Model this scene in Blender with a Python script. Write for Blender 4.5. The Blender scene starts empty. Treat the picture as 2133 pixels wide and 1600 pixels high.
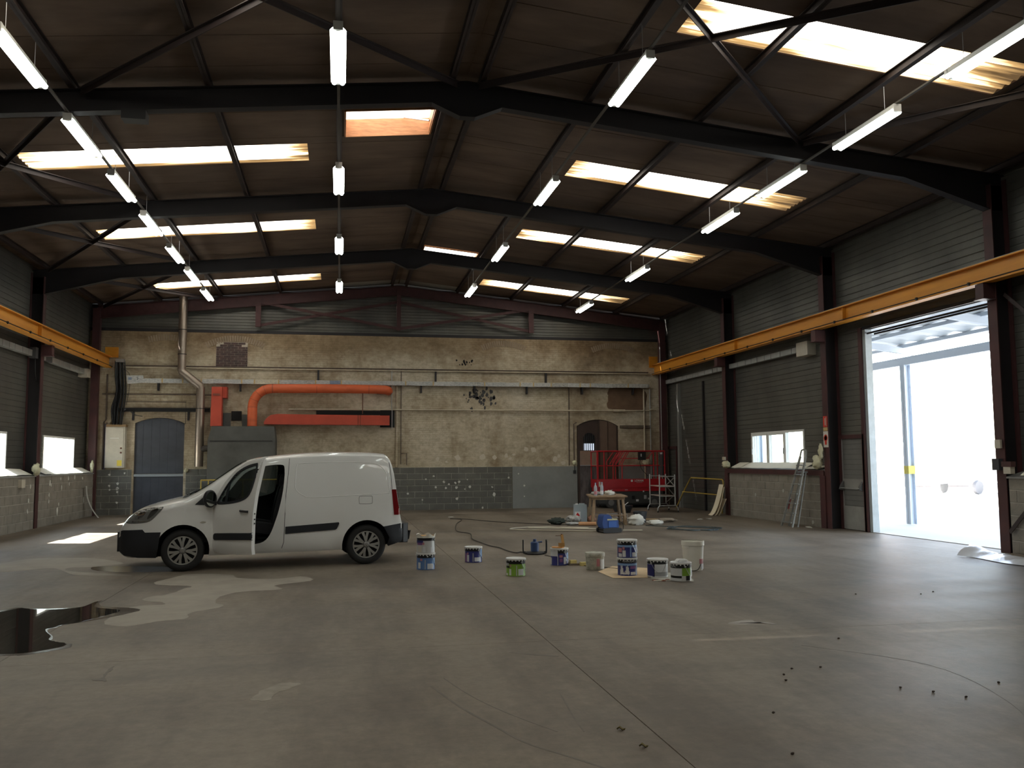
import bpy, math, random
from mathutils import Vector, Matrix
import numpy as np
random.seed(7)
sc = bpy.context.scene
COL = sc.collection
# ---------------------------------------------------------------- camera
FPX, YAW, PITCH, ROLL = 1813.6, 11.159, 5.068, -0.368
def _cam():
    y, p, r = map(math.radians, (YAW, PITCH, ROLL))
    fw = Vector((math.sin(y)*math.cos(p), math.cos(y)*math.cos(p), math.sin(p)))
    rt = Vector((math.cos(y), -math.sin(y), 0)); up = rt.cross(fw)
    R = rt*math.cos(r)+up*math.sin(r); U = up*math.cos(r)-rt*math.sin(r)
    m = Matrix((R, U, -fw)).transposed().to_4x4()
    m.translation = (0, 0, 1.63)
    cd = bpy.data.cameras.new('camera'); cd.sensor_width = 36; cd.lens = FPX/2133*36
    cd.clip_end = 400
    co = bpy.data.objects.new('camera', cd); COL.objects.link(co); co.matrix_world = m
    sc.camera = co
_cam()
# ---------------------------------------------------------------- world, sun, exposure
SUN_DIR = Vector((1.25, -0.34, -1.0)).normalized()
w = bpy.data.worlds.new('sky'); sc.world = w; w.use_nodes = True
nt = w.node_tree; nt.nodes.clear()
wo = nt.nodes.new('ShaderNodeOutputWorld'); bg = nt.nodes.new('ShaderNodeBackground')
sky = nt.nodes.new('ShaderNodeTexSky'); sky.sky_type = 'NISHITA'; sky.sun_disc = False
sky.sun_elevation = math.asin(-SUN_DIR.z); sky.sun_rotation = math.atan2(-SUN_DIR.x, -SUN_DIR.y)
sky.air_density = 1.2; sky.dust_density = 1.2; sky.ozone_density = 1.0
hs = nt.nodes.new('ShaderNodeHueSaturation'); hs.inputs['Saturation'].default_value = .55
nt.links.new(sky.outputs[0], hs.inputs['Color']); nt.links.new(hs.outputs[0], bg.inputs[0]); nt.links.new(bg.outputs[0], wo.inputs[0])
bg.inputs[1].default_value = 1.25
sl = bpy.data.lights.new('sun', 'SUN'); sl.energy = 58; sl.angle = 0.0093; sl.color = (1, .95, .88)
so = bpy.data.objects.new('sun', sl); COL.objects.link(so)
so.rotation_euler = SUN_DIR.to_track_quat('-Z', 'Y').to_euler(); so.location = (-20, 20, 20)
vs = sc.view_settings
sc.display_settings.display_device = 'sRGB'
vs.view_transform = 'Standard'; vs.look = 'None'; vs.exposure = 0.32; vs.gamma = 1.0; vs.use_curve_mapping = False
cy = sc.cycles
cy.use_denoising = True; cy.max_bounces = 8; cy.diffuse_bounces = 5; cy.glossy_bounces = 4
cy.transmission_bounces = 8; cy.transparent_max_bounces = 12; cy.sample_clamp_indirect = 6.0
cy.caustics_reflective = False; cy.caustics_refractive = False
def portal(loc, size, target):
    l = bpy.data.lights.new('daylight_portal', 'AREA'); l.shape = 'RECTANGLE'; l.size, l.size_y = size
    l.cycles.is_portal = True
    o = bpy.data.objects.new('daylight_portal', l); COL.objects.link(o); o.location = loc
    o.rotation_euler = (Vector(target)).to_track_quat('-Z', 'Z').to_euler()
portal((11.72, 15.6, 2.27), (4.6, 4.3), (-1, 0, 0))
portal((11.72, 21.88, 1.95), (1.0, 3.0), (-1, 0, 0))
portal((-8.0, 27.1, 1.95), (1.0, 2.9), (1, 0, 0))
portal((-8.0, 21.6, 1.95), (1.0, 2.9), (1, 0, 0))
# ---------------------------------------------------------------- materials
MATS = {}
def mat(name, col, rough=.6, metal=0., noise=0., nscale=6., col2=None, bump=0., bscale=40., spec=.5, emit=None, estr=0., stretch=(1,1,1), alpha=1., trans=0., ior=1.45, coat=0.):
    if name in MATS: return MATS[name]
    m = bpy.data.materials.new(name); m.use_nodes = True
    n = m.node_tree.nodes; L = m.node_tree.links; b = n['Principled BSDF']
    b.inputs['Roughness'].default_value = rough; b.inputs['Metallic'].default_value = metal
    b.inputs['Specular IOR Level'].default_value = spec; b.inputs['Base Color'].default_value = (*col, 1)
    b.inputs['Alpha'].default_value = alpha; b.inputs['Transmission Weight'].default_value = trans; b.inputs['IOR'].default_value = ior
    b.inputs['Coat Weight'].default_value = coat
    if emit: b.inputs['Emission Color'].default_value = (*emit, 1); b.inputs['Emission Strength'].default_value = estr
    if noise or col2 or bump:
        tc = n.new('ShaderNodeNewGeometry'); mp = n.new('ShaderNodeMapping'); mp.inputs['Scale'].default_value = stretch
        L.new(tc.outputs['Position'], mp.inputs[0])
    if noise or col2:
        t = n.new('ShaderNodeTexNoise'); t.inputs['Scale'].default_value = nscale; t.inputs['Detail'].default_value = 6; t.inputs['Roughness'].default_value = .6
        L.new(mp.outputs[0], t.inputs[0])
        r = n.new('ShaderNodeValToRGB'); r.color_ramp.elements[0].position = .32; r.color_ramp.elements[1].position = .68
        a = col2 if col2 else tuple(c*(1-noise) for c in col)
        bcol = col if col2 else tuple(min(1, c*(1+noise)) for c in col)
        r.color_ramp.elements[0].color = (*a, 1); r.color_ramp.elements[1].color = (*bcol, 1)
        L.new(t.outputs[0], r.inputs[0]); L.new(r.outputs[0], b.inputs['Base Color'])
    if bump:
        t2 = n.new('ShaderNodeTexNoise'); t2.inputs['Scale'].default_value = bscale; t2.inputs['Detail'].default_value = 4
        bp = n.new('ShaderNodeBump'); bp.inputs['Strength'].default_value = bump; bp.inputs['Distance'].default_value = .02
        L.new(mp.outputs[0], t2.inputs[0]); L.new(t2.outputs[0], bp.inputs['Height']); L.new(bp.outputs[0], b.inputs['Normal'])
    MATS[name] = m
    return m
def nodes(m): return m.node_tree.nodes, m.node_tree.links, m.node_tree.nodes['Principled BSDF']
def nn(n, t, **kw):
    x = n.new(t)
    for k, v in kw.items():
        if k.startswith('i_'): x.inputs[k[2:].replace('_', ' ')].default_value = v
        else: setattr(x, k, v)
    return x
def ramp(n, stops):
    r = n.new('ShaderNodeValToRGB'); e = r.color_ramp.elements
    while len(e) < len(stops): e.new(.5)
    for el, (p, c) in zip(e, stops): el.position = p; el.color = (*c, 1)
    return r
# ---------------------------------------------------------------- mesh builder
class MB:
    def __init__(s): s.v = []; s.f = []
    def add(s, vs, fs):
        o = len(s.v); s.v += [tuple(x) for x in vs]; s.f += [tuple(i+o for i in q) for q in fs]; return s
    def box(s, x0, x1, y0, y1, z0, z1):
        return s.add([(x0,y0,z0),(x1,y0,z0),(x1,y1,z0),(x0,y1,z0),(x0,y0,z1),(x1,y0,z1),(x1,y1,z1),(x0,y1,z1)],
                     [(0,3,2,1),(4,5,6,7),(0,1,5,4),(1,2,6,5),(2,3,7,6),(3,0,4,7)])
    def bar(s, p0, p1, w, h=None, up=(0,0,1)):
        p0, p1 = Vector(p0), Vector(p1); h = h or w
        d = (p1-p0).normalized(); up = Vector(up)
        if abs(d.dot(up)) > .98: up = Vector((0,1,0)) if abs(d.y) < .9 else Vector((1,0,0))
        a = d.cross(up).normalized()*w/2; b = a.cross(d).normalized()*h/2
        return s.add([p0-a-b,p0+a-b,p0+a+b,p0-a+b,p1-a-b,p1+a-b,p1+a+b,p1-a+b], [(0,3,2,1),(4,5,6,7),(0,1,5,4),(1,2,6,5),(2,3,7,6),(3,0,4,7)])
    def cyl(s, p0, p1, r0, r1=None, n=16, cap=True):
        p0, p1 = Vector(p0), Vector(p1); r1 = r0 if r1 is None else r1
        d = (p1-p0).normalized(); u = Vector((0,0,1)) if abs(d.z) < .9 else Vector((1,0,0))
        a = d.cross(u).normalized(); b = d.cross(a)
        vs = []
        for p, r in ((p0, r0), (p1, r1)):
            for i in range(n):
                t = 2*math.pi*i/n; vs.append(p+a*math.cos(t)*r+b*math.sin(t)*r)
        fs = [(i, n+i, n+(i+1) % n, (i+1) % n) for i in range(n)]
        if cap: fs += [tuple(range(n)), tuple(range(2*n-1, n-1, -1))]
        return s.add(vs, fs)
    def tube(s, path, r, n=8, cap=True):
        path = [Vector(p) for p in path]; m = len(path); rs = r if isinstance(r, (list, tuple)) else [r]*m
        vs = []; prev = None
        for i, p in enumerate(path):
            d = (path[min(i+1, m-1)]-path[max(i-1, 0)]).normalized()
            if prev is None:
                u = Vector((0,0,1)) if abs(d.z) < .9 else Vector((1,0,0)); a = d.cross(u).normalized()
            else: a = (prev-d*prev.dot(d)).normalized()
            prev = a; b = d.cross(a)
            for k in range(n):
                t = 2*math.pi*k/n; vs.append(p+(a*math.cos(t)+b*math.sin(t))*rs[i])
        fs = [(i*n+k, (i+1)*n+k, (i+1)*n+(k+1) % n, i*n+(k+1) % n) for i in range(m-1) for k in range(n)]
        if cap: fs += [tuple(range(n)), tuple(range(m*n-1, (m-1)*n-1, -1))]
        return s.add(vs, fs)
    def lathe(s, prof, n=24, c=(0,0,0), axis='z', capb=True, capt=True):
        vs = []
        for r, z in prof:
            for i in range(n):
                t = 2*math.pi*i/n; x, y = r*math.cos(t), r*math.sin(t)
                q = (x, y, z) if axis == 'z' else ((x, z, y) if axis == 'y' else (z, x, y))
                vs.append((q[0]+c[0], q[1]+c[1], q[2]+c[2]))
        m = len(prof)
        fs = [(j*n+i, j*n+(i+1) % n, (j+1)*n+(i+1) % n, (j+1)*n+i) for j in range(m-1) for i in range(n)]
        if capb: fs.append(tuple(range(n-1, -1, -1)))
        if capt: fs.append(tuple(range((m-1)*n, m*n)))
        if axis == 'y': fs = [q[::-1] for q in fs]
        return s.add(vs, fs)
    def prism(s, poly, a0, a1, axis='y'):
        n = len(poly)
        def P(q, t): return {'y': (q[0], t, q[1]), 'x': (t, q[0], q[1]), 'z': (q[0], q[1], t)}[axis]
        vs = [P(q, a0) for q in poly]+[P(q, a1) for q in poly]
        fs = [tuple(range(n)), tuple(range(2*n-1, n-1, -1))]+[(i, n+i, n+(i+1) % n, (i+1) % n) for i in range(n)]
        return s.add(vs, fs)
    def grid(s, fn, nu, nv, close=False):
        vs = [fn(i/nu, j/nv) for i in range(nu+1) for j in range(nv+1)]
        fs = [(i*(nv+1)+j, (i+1)*(nv+1)+j, (i+1)*(nv+1)+j+1, i*(nv+1)+j+1) for i in range(nu) for j in range(nv)]
        return s.add(vs, fs)
    def ell(s, c, r, nu=12, nv=8):
        return s.grid(lambda u, v: (c[0]+r[0]*math.cos(2*math.pi*u)*math.sin(math.pi*v), c[1]+r[1]*math.sin(2*math.pi*u)*math.sin(math.pi*v), c[2]-r[2]*math.cos(math.pi*v)), nu, nv)
    def mesh(s, name):
        me = bpy.data.meshes.new(name); me.from_pydata(s.v, [], s.f); me.update(); return me
    def build(s, name, m, parent=None, smooth=None, recalc=True, **kw):
        me = s.mesh(name); return mobj(name, me, m, parent, smooth, recalc, **kw)
import bmesh
def fix(me):
    b = bmesh.new(); b.from_mesh(me); bmesh.ops.remove_doubles(b, verts=b.verts, dist=1e-5); bmesh.ops.recalc_face_normals(b, faces=b.faces); b.to_mesh(me); b.free(); me.update()
def mobj(name, me, m, parent=None, smooth=None, recalc=True, loc=None, rot=None):
    if recalc: fix(me)
    if m is not None:
        me.materials.clear()
        for x in (m if isinstance(m, (list, tuple)) else [m]): me.materials.append(x)
    if smooth is not None:
        me.polygons.foreach_set('use_smooth', [True]*len(me.polygons)); me.set_sharp_from_angle(angle=math.radians(smooth))
    o = bpy.data.objects.new(name, me); COL.objects.link(o)
    if parent is not None: o.parent = parent
    if loc is not None: o.location = loc
    if rot is not None: o.rotation_euler = rot
    return o
def link(name, me, parent=None, loc=None, rot=None, scale=None):       # shares mesh data
    o = bpy.data.objects.new(name, me); COL.objects.link(o)
    if parent is not None: o.parent = parent
    if loc is not None: o.location = loc
    if rot is not None: o.rotation_euler = rot
    if scale is not None: o.scale = scale
    return o
def thing(name, label, cat, loc=(0,0,0), rz=0., group=None, rot=None):
    o = bpy.data.objects.new(name, None); COL.objects.link(o); o.location = loc
    o.rotation_euler = rot if rot else (0,0,rz); o.empty_display_size = .1
    return tag(o, label, cat, group)
def tag(o, label, cat, group=None, kind=None):
    o['label'] = label; o['category'] = cat
    if group: o['group'] = group
    if kind: o['kind'] = kind
    return o
def struct(o, label=None, cat=None):
    o['kind'] = 'structure'
    if label: o['label'] = label
    if cat: o['category'] = cat
    return o
def sempty(name, label, cat, loc=(0,0,0)):
    o = bpy.data.objects.new(name, None); COL.objects.link(o); o.location = loc; return struct(o, label, cat)
def boolean(a, b, op='DIFFERENCE'):      # meshes in, mesh out
    fix(a); fix(b)
    oa = bpy.data.objects.new('tmp_a', a); ob = bpy.data.objects.new('tmp_b', b)
    COL.objects.link(oa); COL.objects.link(ob)
    md = oa.modifiers.new('b', 'BOOLEAN'); md.operation = op; md.object = ob; md.solver = 'EXACT'; md.use_hole_tolerant = False
    dg = bpy.context.evaluated_depsgraph_get()
    r = bpy.data.meshes.new_from_object(oa.evaluated_get(dg))
    bpy.data.objects.remove(oa); bpy.data.objects.remove(ob)
    return r
def text_mesh(s, size, ext=.002, font_bold=False):
    c = bpy.data.curves.new('txt', 'FONT'); c.body = s; c.size = size; c.extrude = ext; c.align_x = 'CENTER'; c.align_y = 'CENTER'; c.resolution_u = 3
    if font_bold: c.offset = size*.02
    o = bpy.data.objects.new('txt', c); COL.objects.link(o)
    me = bpy.data.meshes.new_from_object(o.evaluated_get(bpy.context.evaluated_depsgraph_get()))
    bpy.data.objects.remove(o); return me
def copy_tree(o, parent=None):
    c = o.copy(); COL.objects.link(c); c.parent = parent
    for ch in list(o.children): copy_tree(ch, c)
    return c
def spline(pts, n=8, closed=False):      # Catmull-Rom
    P = [Vector(p) for p in pts]; m = len(P); out = []
    for i in range(m if closed else m-1):
        p0 = P[(i-1) % m] if closed or i > 0 else P[0]; p1 = P[i]; p2 = P[(i+1) % m]; p3 = P[(i+2) % m] if closed or i+2 < m else P[-1]
        for k in range(n):
            t = k/n
            out.append(.5*((2*p1)+(p2-p0)*t+(2*p0-5*p1+4*p2-p3)*t*t+(3*p1-p0-3*p2+p3)*t**3))
    if not closed: out.append(P[-1])
    return out
# ================================================================ dimensions
XR = 1.92                     # ridge
XF, XW = 11.30, 11.64         # right wall: inner flange, cladding face
LF, LW = -7.60, -7.93         # left wall
YD = 29.87                    # brick end wall
Y0 = -6.0                     # wall behind the camera
FR = [-3.29, 2.25, 7.78, 13.31, 18.85, 24.37]
def rz(x, off=0.): return 7.78-.1*abs(x-XR)+off
# ================================================================ floor
M_floor = mat('concrete_floor', (.2,.17,.14), .55)
def _floor_mat(m):
    n, L, b = nodes(m)
    g = n.new('ShaderNodeNewGeometry')
    def noise(sc_, det=5, rough=.6, st=(1,1,1), rot=0.):
        mp = nn(n, 'ShaderNodeMapping'); mp.inputs['Scale'].default_value = st; mp.inputs['Rotation'].default_value = (0,0,rot)
        t = nn(n, 'ShaderNodeTexNoise'); t.inputs['Scale'].default_value = sc_; t.inputs['Detail'].default_value = det; t.inputs['Roughness'].default_value = rough
        L.new(g.outputs['Position'], mp.inputs[0]); L.new(mp.outputs[0], t.inputs[0]); return t
    a = noise(.35, 6); r1 = ramp(n, [(.3, (.158,.128,.099)), (.5, (.196,.162,.126)), (.72, (.245,.205,.160))]); L.new(a.outputs[0], r1.inputs[0])
    s1 = noise(.8, 8, .65, (1,.22,1), .5); rs = ramp(n, [(.38, (.62,.60,.58)), (.55, (1,1,1))]); L.new(s1.outputs[0], rs.inputs[0])
    s2 = noise(.7, 7, .6, (.25,1,1), -.35); rs2 = ramp(n, [(.36, (.72,.71,.70)), (.5, (1,1,1)), (.74, (1.12,1.1,1.06))]); L.new(s2.outputs[0], rs2.inputs[0])
    f = noise(9, 10, .75); rf = ramp(n, [(.3, (.76,.75,.74)), (.7, (1.16,1.16,1.16))]); L.new(f.outputs[0], rf.inputs[0])
    cur = r1.outputs[0]
    for o in (rs, rs2, rf):
        mx = nn(n, 'ShaderNodeMix', data_type='RGBA', blend_type='MULTIPLY'); mx.inputs[0].default_value = 1
        L.new(cur, mx.inputs[6]); L.new(o.outputs[0], mx.inputs[7]); cur = mx.outputs[2]
    L.new(cur, b.inputs['Base Color'])
    rr = nn(n, 'ShaderNodeMapRange'); rr.inputs[3].default_value = .42; rr.inputs[4].default_value = .68; L.new(s2.outputs[0], rr.inputs[0]); L.new(rr.outputs[0], b.inputs['Roughness'])
    bp = nn(n, 'ShaderNodeBump'); bp.inputs['Strength'].default_value = .25; bp.inputs['Distance'].default_value = .01; L.new(f.outputs[0], bp.inputs['Height']); L.new(bp.outputs[0], b.inputs['Normal'])
_floor_mat(M_floor)
floor = struct(MB().box(LW-.1, XW+.1, Y0, YD+.1, -.2, -.03).build('floor', mat('joint_filler', (.07,.058,.048), .9)), 'worn brownish grey concrete floor of the hall', 'floor')
xs = [LW-.1, -2.75, 1.87, XW+.1]; ys = [Y0, .45, 7.88, 15.32, 22.75, YD+.1]
for i in range(3):
    for j in range(5):
        MB().box(xs[i]+.0035, xs[i+1]-.0035, ys[j]+.002, ys[j+1]-.002, -.12, 0).build('slab', M_floor, floor)
# ================================================================ ceiling: roof sheets, skylights, hatches
M_roof = mat('roof_board', (.165,.112,.076), .85, noise=.32, nscale=.9, col2=(.082,.054,.038), stretch=(.5,1.6,1), bump=.15, bscale=10)
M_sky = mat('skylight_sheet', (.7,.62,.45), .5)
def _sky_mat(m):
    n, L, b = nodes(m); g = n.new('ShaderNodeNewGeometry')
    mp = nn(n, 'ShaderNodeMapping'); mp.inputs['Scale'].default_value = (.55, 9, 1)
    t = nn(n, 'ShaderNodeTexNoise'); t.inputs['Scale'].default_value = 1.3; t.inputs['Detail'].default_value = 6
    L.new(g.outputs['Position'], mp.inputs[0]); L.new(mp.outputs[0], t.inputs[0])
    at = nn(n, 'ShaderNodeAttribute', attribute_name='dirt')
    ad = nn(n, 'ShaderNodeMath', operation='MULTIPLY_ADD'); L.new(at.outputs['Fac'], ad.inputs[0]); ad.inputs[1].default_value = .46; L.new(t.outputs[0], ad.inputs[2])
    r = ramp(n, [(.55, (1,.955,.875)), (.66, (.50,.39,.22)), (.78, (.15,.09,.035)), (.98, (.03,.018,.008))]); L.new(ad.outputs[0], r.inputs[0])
    L.new(r.outputs[0], b.inputs['Emission Color']); b.inputs['Emission Strength'].default_value = 4.2  # sheet glows by itself, standing for daylight passing through
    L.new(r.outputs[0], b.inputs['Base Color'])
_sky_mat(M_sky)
M_hglass = mat('hatch_glazing', (.8,.8,.75), .3, emit=(1,.95,.86), estr=4.0)  # pane emits, in place of daylight falling through the hatch
M_wood = mat('lining_wood', (.46,.22,.10), .55, noise=.25, nscale=5, stretch=(1,8,8))
ceiling = sempty('ceiling', 'dark brown sheeted roof underside between the steel frames', 'ceiling')
SKY = [(-1.0,-.08),(4.5,5.42),(10.0,10.92),(16.12,17.08),(21.27,22.2),(27.48,28.44)]  # first two strips are out of view, included for their light
cuts = [Y0,-5,-4,-3,-2,-1.0,-.08,.9,1.8,2.7,3.6,4.5,5.42,6.3,7.2,8.1,9.05,10.0,10.92,11.9,12.85,13.75,14.58,15.78,16.12,17.08,18.1,19.15,20.2,21.27,22.2,23.1,24.22,25.42,26.4,27.48,28.44,29.2,YD+.1]
pc = {}
M_roof2 = mat('roof_board_pale', (.27,.25,.21), .85, noise=.15, nscale=1.5)
def roof_piece(side, y0, y1, d0, d1, m=None):        # d: distance from ridge
    g = .008; L_ = (d1-d0)
    me = MB().add([(side*d*1.0, y, -.1*d+z) for z, q in ((0, g), (.05, -.004)) for d in (d0, d1) for y in (y0+q, y1-q)], [(0,1,3,2),(4,6,7,5),(0,4,5,1),(2,3,7,6),(0,2,6,4),(1,5,7,3)])
    o = me.build('roof_sheet', m or M_roof, ceiling); o.location = (XR, 0, 7.78)
DS0, DS1, DE = 2.58, 7.55, 9.95
def skylight(side, y0, y1, big):
    nw, nl = 40, 26; vs = []; dirt = []
    for i in range(nl+1):
        d = DS0+(DS1-DS0)*i/nl
        for j in range(nw+1):
            y = y0+(y1-y0)*j/nw; ph = j/nw*6*2*math.pi
            vs.append((XR+side*d, y, 7.80-.1*d+.018*math.sin(ph)))
            e = max(0, (d-6.3)/1.25)*1.0 if side > 0 else max(0, (d-6.9)/.6)*.5
            e = max(e, max(0, (DS0+.55-d)/.55)*.75, max(0, (j/nw-.80)/.2)*.95, (max(0, math.sin(ph))**3)*.18)
            dirt.append(min(e, 1.15))
    fs = [(i*(nw+1)+j, (i+1)*(nw+1)+j, (i+1)*(nw+1)+j+1, i*(nw+1)+j+1) for i in range(nl) for j in range(nw)]
    me = bpy.data.meshes.new('skylight'); me.from_pydata(vs, [], fs); me.update()
    at = me.attributes.new('dirt', 'FLOAT', 'POINT'); at.data.foreach_set('value', dirt)
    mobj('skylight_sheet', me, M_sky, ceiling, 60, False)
for k in range(len(cuts)-1):
    y0, y1 = cuts[k], cuts[k+1]
    if (y0, y1) in SKY:
        for s in (-1, 1):
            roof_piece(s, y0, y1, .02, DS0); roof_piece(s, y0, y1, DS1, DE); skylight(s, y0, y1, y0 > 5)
    elif y0 == 14.58:
        roof_piece(1, y0, y1, .02, DE); roof_piece(-1, y0, y1, .02, .36); roof_piece(-1, y0, y1, 1.88, DE)
    elif y0 == 24.22:
        roof_piece(-1, y0, y1, .02, DE); roof_piece(1, y0, y1, .02, .36); roof_piece(1, y0, y1, 1.92, DE)
    elif y0 == 29.2:
        for s in (-1, 1): roof_piece(s, y0, y1, .02, 2.0, M_roof2); roof_piece(s, y0, y1, 2.0, DE)
    else:
        for s in (-1, 1): roof_piece(s, y0, y1, .02, DE)
def hatch(x0, x1, y0, y1, label):
    t = sempty('window_%d' % (4 if y0 < 20 else 5), label, 'roof hatch', ((x0+x1)/2, (y0+y1)/2, 7.7))
    cx, cy_, h = (x0+x1)/2, (y0+y1)/2, (.30 if y0 < 20 else .05)
    dx, dy = (x1-x0)/2, (y1-y0)/2; zl, zr_ = rz(x0)-7.7, rz(x1)-7.7
    def board(p): MB().add(*p).build('lining_board', M_wood, t)
    for s in (-1, 1):
        MB().add([(-dx,s*dy,zl-.03),(dx,s*dy,zr_-.03),(dx,s*dy,zr_+h),(-dx,s*dy,zl+h),(-dx,s*dy+s*.03,zl-.03),(dx,s*dy+s*.03,zr_-.03),(dx,s*dy+s*.03,zr_+h),(-dx,s*dy+s*.03,zl+h)], [(0,1,2,3),(4,5,6,7),(0,1,5,4),(2,3,7,6),(0,3,7,4),(1,2,6,5)]).build('lining_board', M_wood, t)
        z = zl if s < 0 else zr_
        MB().box(min(s*dx, s*(dx+.03)), max(s*dx, s*(dx+.03)), -dy, dy, z-.03, z+h).build('lining_board', M_wood, t)
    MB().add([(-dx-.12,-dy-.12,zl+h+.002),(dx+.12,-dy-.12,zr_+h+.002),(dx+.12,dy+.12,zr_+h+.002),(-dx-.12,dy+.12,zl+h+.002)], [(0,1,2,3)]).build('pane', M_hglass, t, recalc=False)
    MB().bar((dx*.35,dy*.9,zr_+h-.05),(dx*.95,dy*.2,zr_+.05),.03).build('stay_rod', mat('galv', (.42,.43,.43), .45, .8), t)
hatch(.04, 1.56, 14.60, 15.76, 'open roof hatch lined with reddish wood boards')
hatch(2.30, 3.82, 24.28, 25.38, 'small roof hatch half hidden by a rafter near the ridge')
# ================================================================ walls
M_clad = mat('wall_cladding', (.150,.146,.128), .42, .35, noise=.3, nscale=.8, col2=(.085,.083,.076), stretch=(1,1,.6))
M_block = mat('concrete_block', (.275,.25,.212), .9, col2=(.195,.176,.152), nscale=3.2, bump=.25, bscale=60)
M_mortar = mat('mortar', (.43,.40,.35), .95, noise=.15)
M_blockd = mat('painted_block', (.150,.147,.128), .75, col2=(.098,.096,.086), nscale=2.0, bump=.4, bscale=60)
M_mortard = mat('painted_mortar', (.36,.345,.30), .9, noise=.3, nscale=4)
M_steel = mat('red_oxide_steel', (.085,.030,.030), .55, col2=(.050,.022,.023), nscale=2.2)
M_dsteel = mat('dark_steel_and_shade', (.020,.017,.019), .6, col2=(.013,.012,.014), nscale=2)  # dark ironwork; on rafters and column webs, shade put into the red paint
_pc = {}
def clad_panel(parent, side, y0, y1, z0, z1):       # side=+1: wall on the right, faces -x
    h = z1-z0; key = (round(y1-y0, 3), round(h, 3), side)
    if key not in _pc:
        n = max(1, round(h/.14)); pr = [(-.012, 0), (0, .012)]
        for k in range(1, n):
            z = h*k/n; pr += [(0, z-.014), (-.010, z-.006), (-.010, z+.006), (0, z+.014)]
        pr += [(0, h-.012), (-.012, h)]
        W = y1-y0; vs = [(-side*d, y, z) for y in (.003, W-.003) for d, z in pr]; m = len(pr)
        me = bpy.data.meshes.new('panel'); me.from_pydata(vs, [], [((i, i+1, m+i+1, m+i) if side > 0 else (i, m+i, m+i+1, i+1)) for i in range(m-1)])
        me.materials.append(M_clad); me.update(); _pc[key] = me
    link('cladding_panel', _pc[key], parent, (XW if side > 0 else LW, y0, z0))
def clad_bay(parent, side, y0, y1, holes, zb=1.38, zt=6.82, step=.42):
    zc = [zb]
    while zc[-1]+step < zt-.1: zc.append(zc[-1]+step)
    zc.append(zt)
    for h in holes: zc += [z for z in (h[2], h[3]) if zb < z < zt]
    zc = sorted(set(round(z, 3) for z in zc)); zc = [z for i, z in enumerate(zc) if i == 0 or z-zc[i-1] > .02]
    for a, b in zip(zc, zc[1:]):
        seg = [(y0, y1)]
        for h in holes:
            if h[2] < b-.01 and h[3] > a+.01:
                ns = []
                for p, q in seg:
                    if h[1] <= p or h[0] >= q: ns.append((p, q)); continue
                    if h[0] > p: ns.append((p, h[0]))
                    if h[1] < q: ns.append((h[1], q))
                seg = ns
        for p, q in seg:
            if q-p > .02: clad_panel(parent, side, p, q, a, b)
def shell(name, side, holes, label):
    # outer sheet behind the panels, with real openings
    x0, x1 = (XW+.012, XW+.09) if side > 0 else (LW-.09, LW-.012)
    ysp = sorted(set([Y0, YD+.3]+[h[0] for h in holes]+[h[1] for h in holes]))
    mb = MB()
    for a, b in zip(ysp, ysp[1:]):
        zz = [(0, 6.9)]
        for h in holes:
            if h[0] <= a+.001 and h[1] >= b-.001:
                ns = []
                for p, q in zz:
                    if h[2] > p: ns.append((p, h[2]))
                    if h[3] < q: ns.append((h[3], q))
                zz = ns
        for p, q in zz: mb.box(x0, x1, a, b, p, q)
    return struct(mb.build(name, mat('outer_sheet', (.10,.098,.09), .6)), label, 'wall')
RW = (20.42, 23.34, 1.44, 2.40); BD = (13.50, 17.72, 0, 4.55); PD = (17.86, 18.72, 0, 2.12)
LWIN = [(20.20, 23.05, 1.46, 2.42), (25.70, 28.54, 1.46, 2.42)]
wall_right = shell('wall_right', 1, [RW, BD], 'right hand wall of grey ribbed steel cladding above block work')
wall_left = shell('wall_left', -1, LWIN, 'left hand wall of grey ribbed steel cladding above block work')
clad_bay(wall_right, 1, 7.78, 13.31, [], 1.30)
clad_bay(wall_right, 1, 13.31, 18.85, [BD, PD], 0)
clad_bay(wall_right, 1, 18.85, 24.37, [RW], 1.38)
clad_bay(wall_right, 1, 24.37, YD, [], 0)
clad_bay(wall_left, -1, 18.85, 24.37, LWIN, 1.38)
clad_bay(wall_left, -1, 24.37, YD, LWIN, 1.38)
# block work: pieces are parts of the wall
_bc = {}
def block(parent, axis, face, a0, a1, z0, z1, m, nrm):
    g = .007; w_ = round(a1-a0-2*g, 3); h_ = round(z1-z0-2*g, 3)
    if w_ < .03: return
    key = (axis, w_, h_, m.name, nrm)
    if key not in _bc:
        c = .008; mb = MB(); t = .03
        pts = []
        for d, k in ((-t, 0), (-.004, 0), (0, c)):
            pts.append([(d, k, k), (d, w_-k, k), (d, w_-k, h_-k), (d, k, h_-k)])
        vs = []
        for ring in pts:
            for d, p, q in ring: vs.append((p, nrm*d, q) if axis == 'x' else (nrm*d, p, q))
        fs = [(8, 9, 10, 11)]+[(r*4+i, r*4+(i+1) % 4, r*4+4+(i+1) % 4, r*4+4+i) for r in (0, 1) for i in range(4)]
        me = mb.add(vs, fs).mesh('concrete_block'); fix(me)
        # outward normals
        if me.polygons[0].normal[1 if axis == 'x' else 0]*nrm < 0: me.flip_normals()
        me.materials.append(m); _bc[key] = me
    dj = random.uniform(-.003, .003)
    loc = (a0+g, face+nrm*dj, z0+g) if axis == 'x' else (face+nrm*dj, a0+g, z0+g)
    link('concrete_block', _bc[key], parent, loc)
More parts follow.
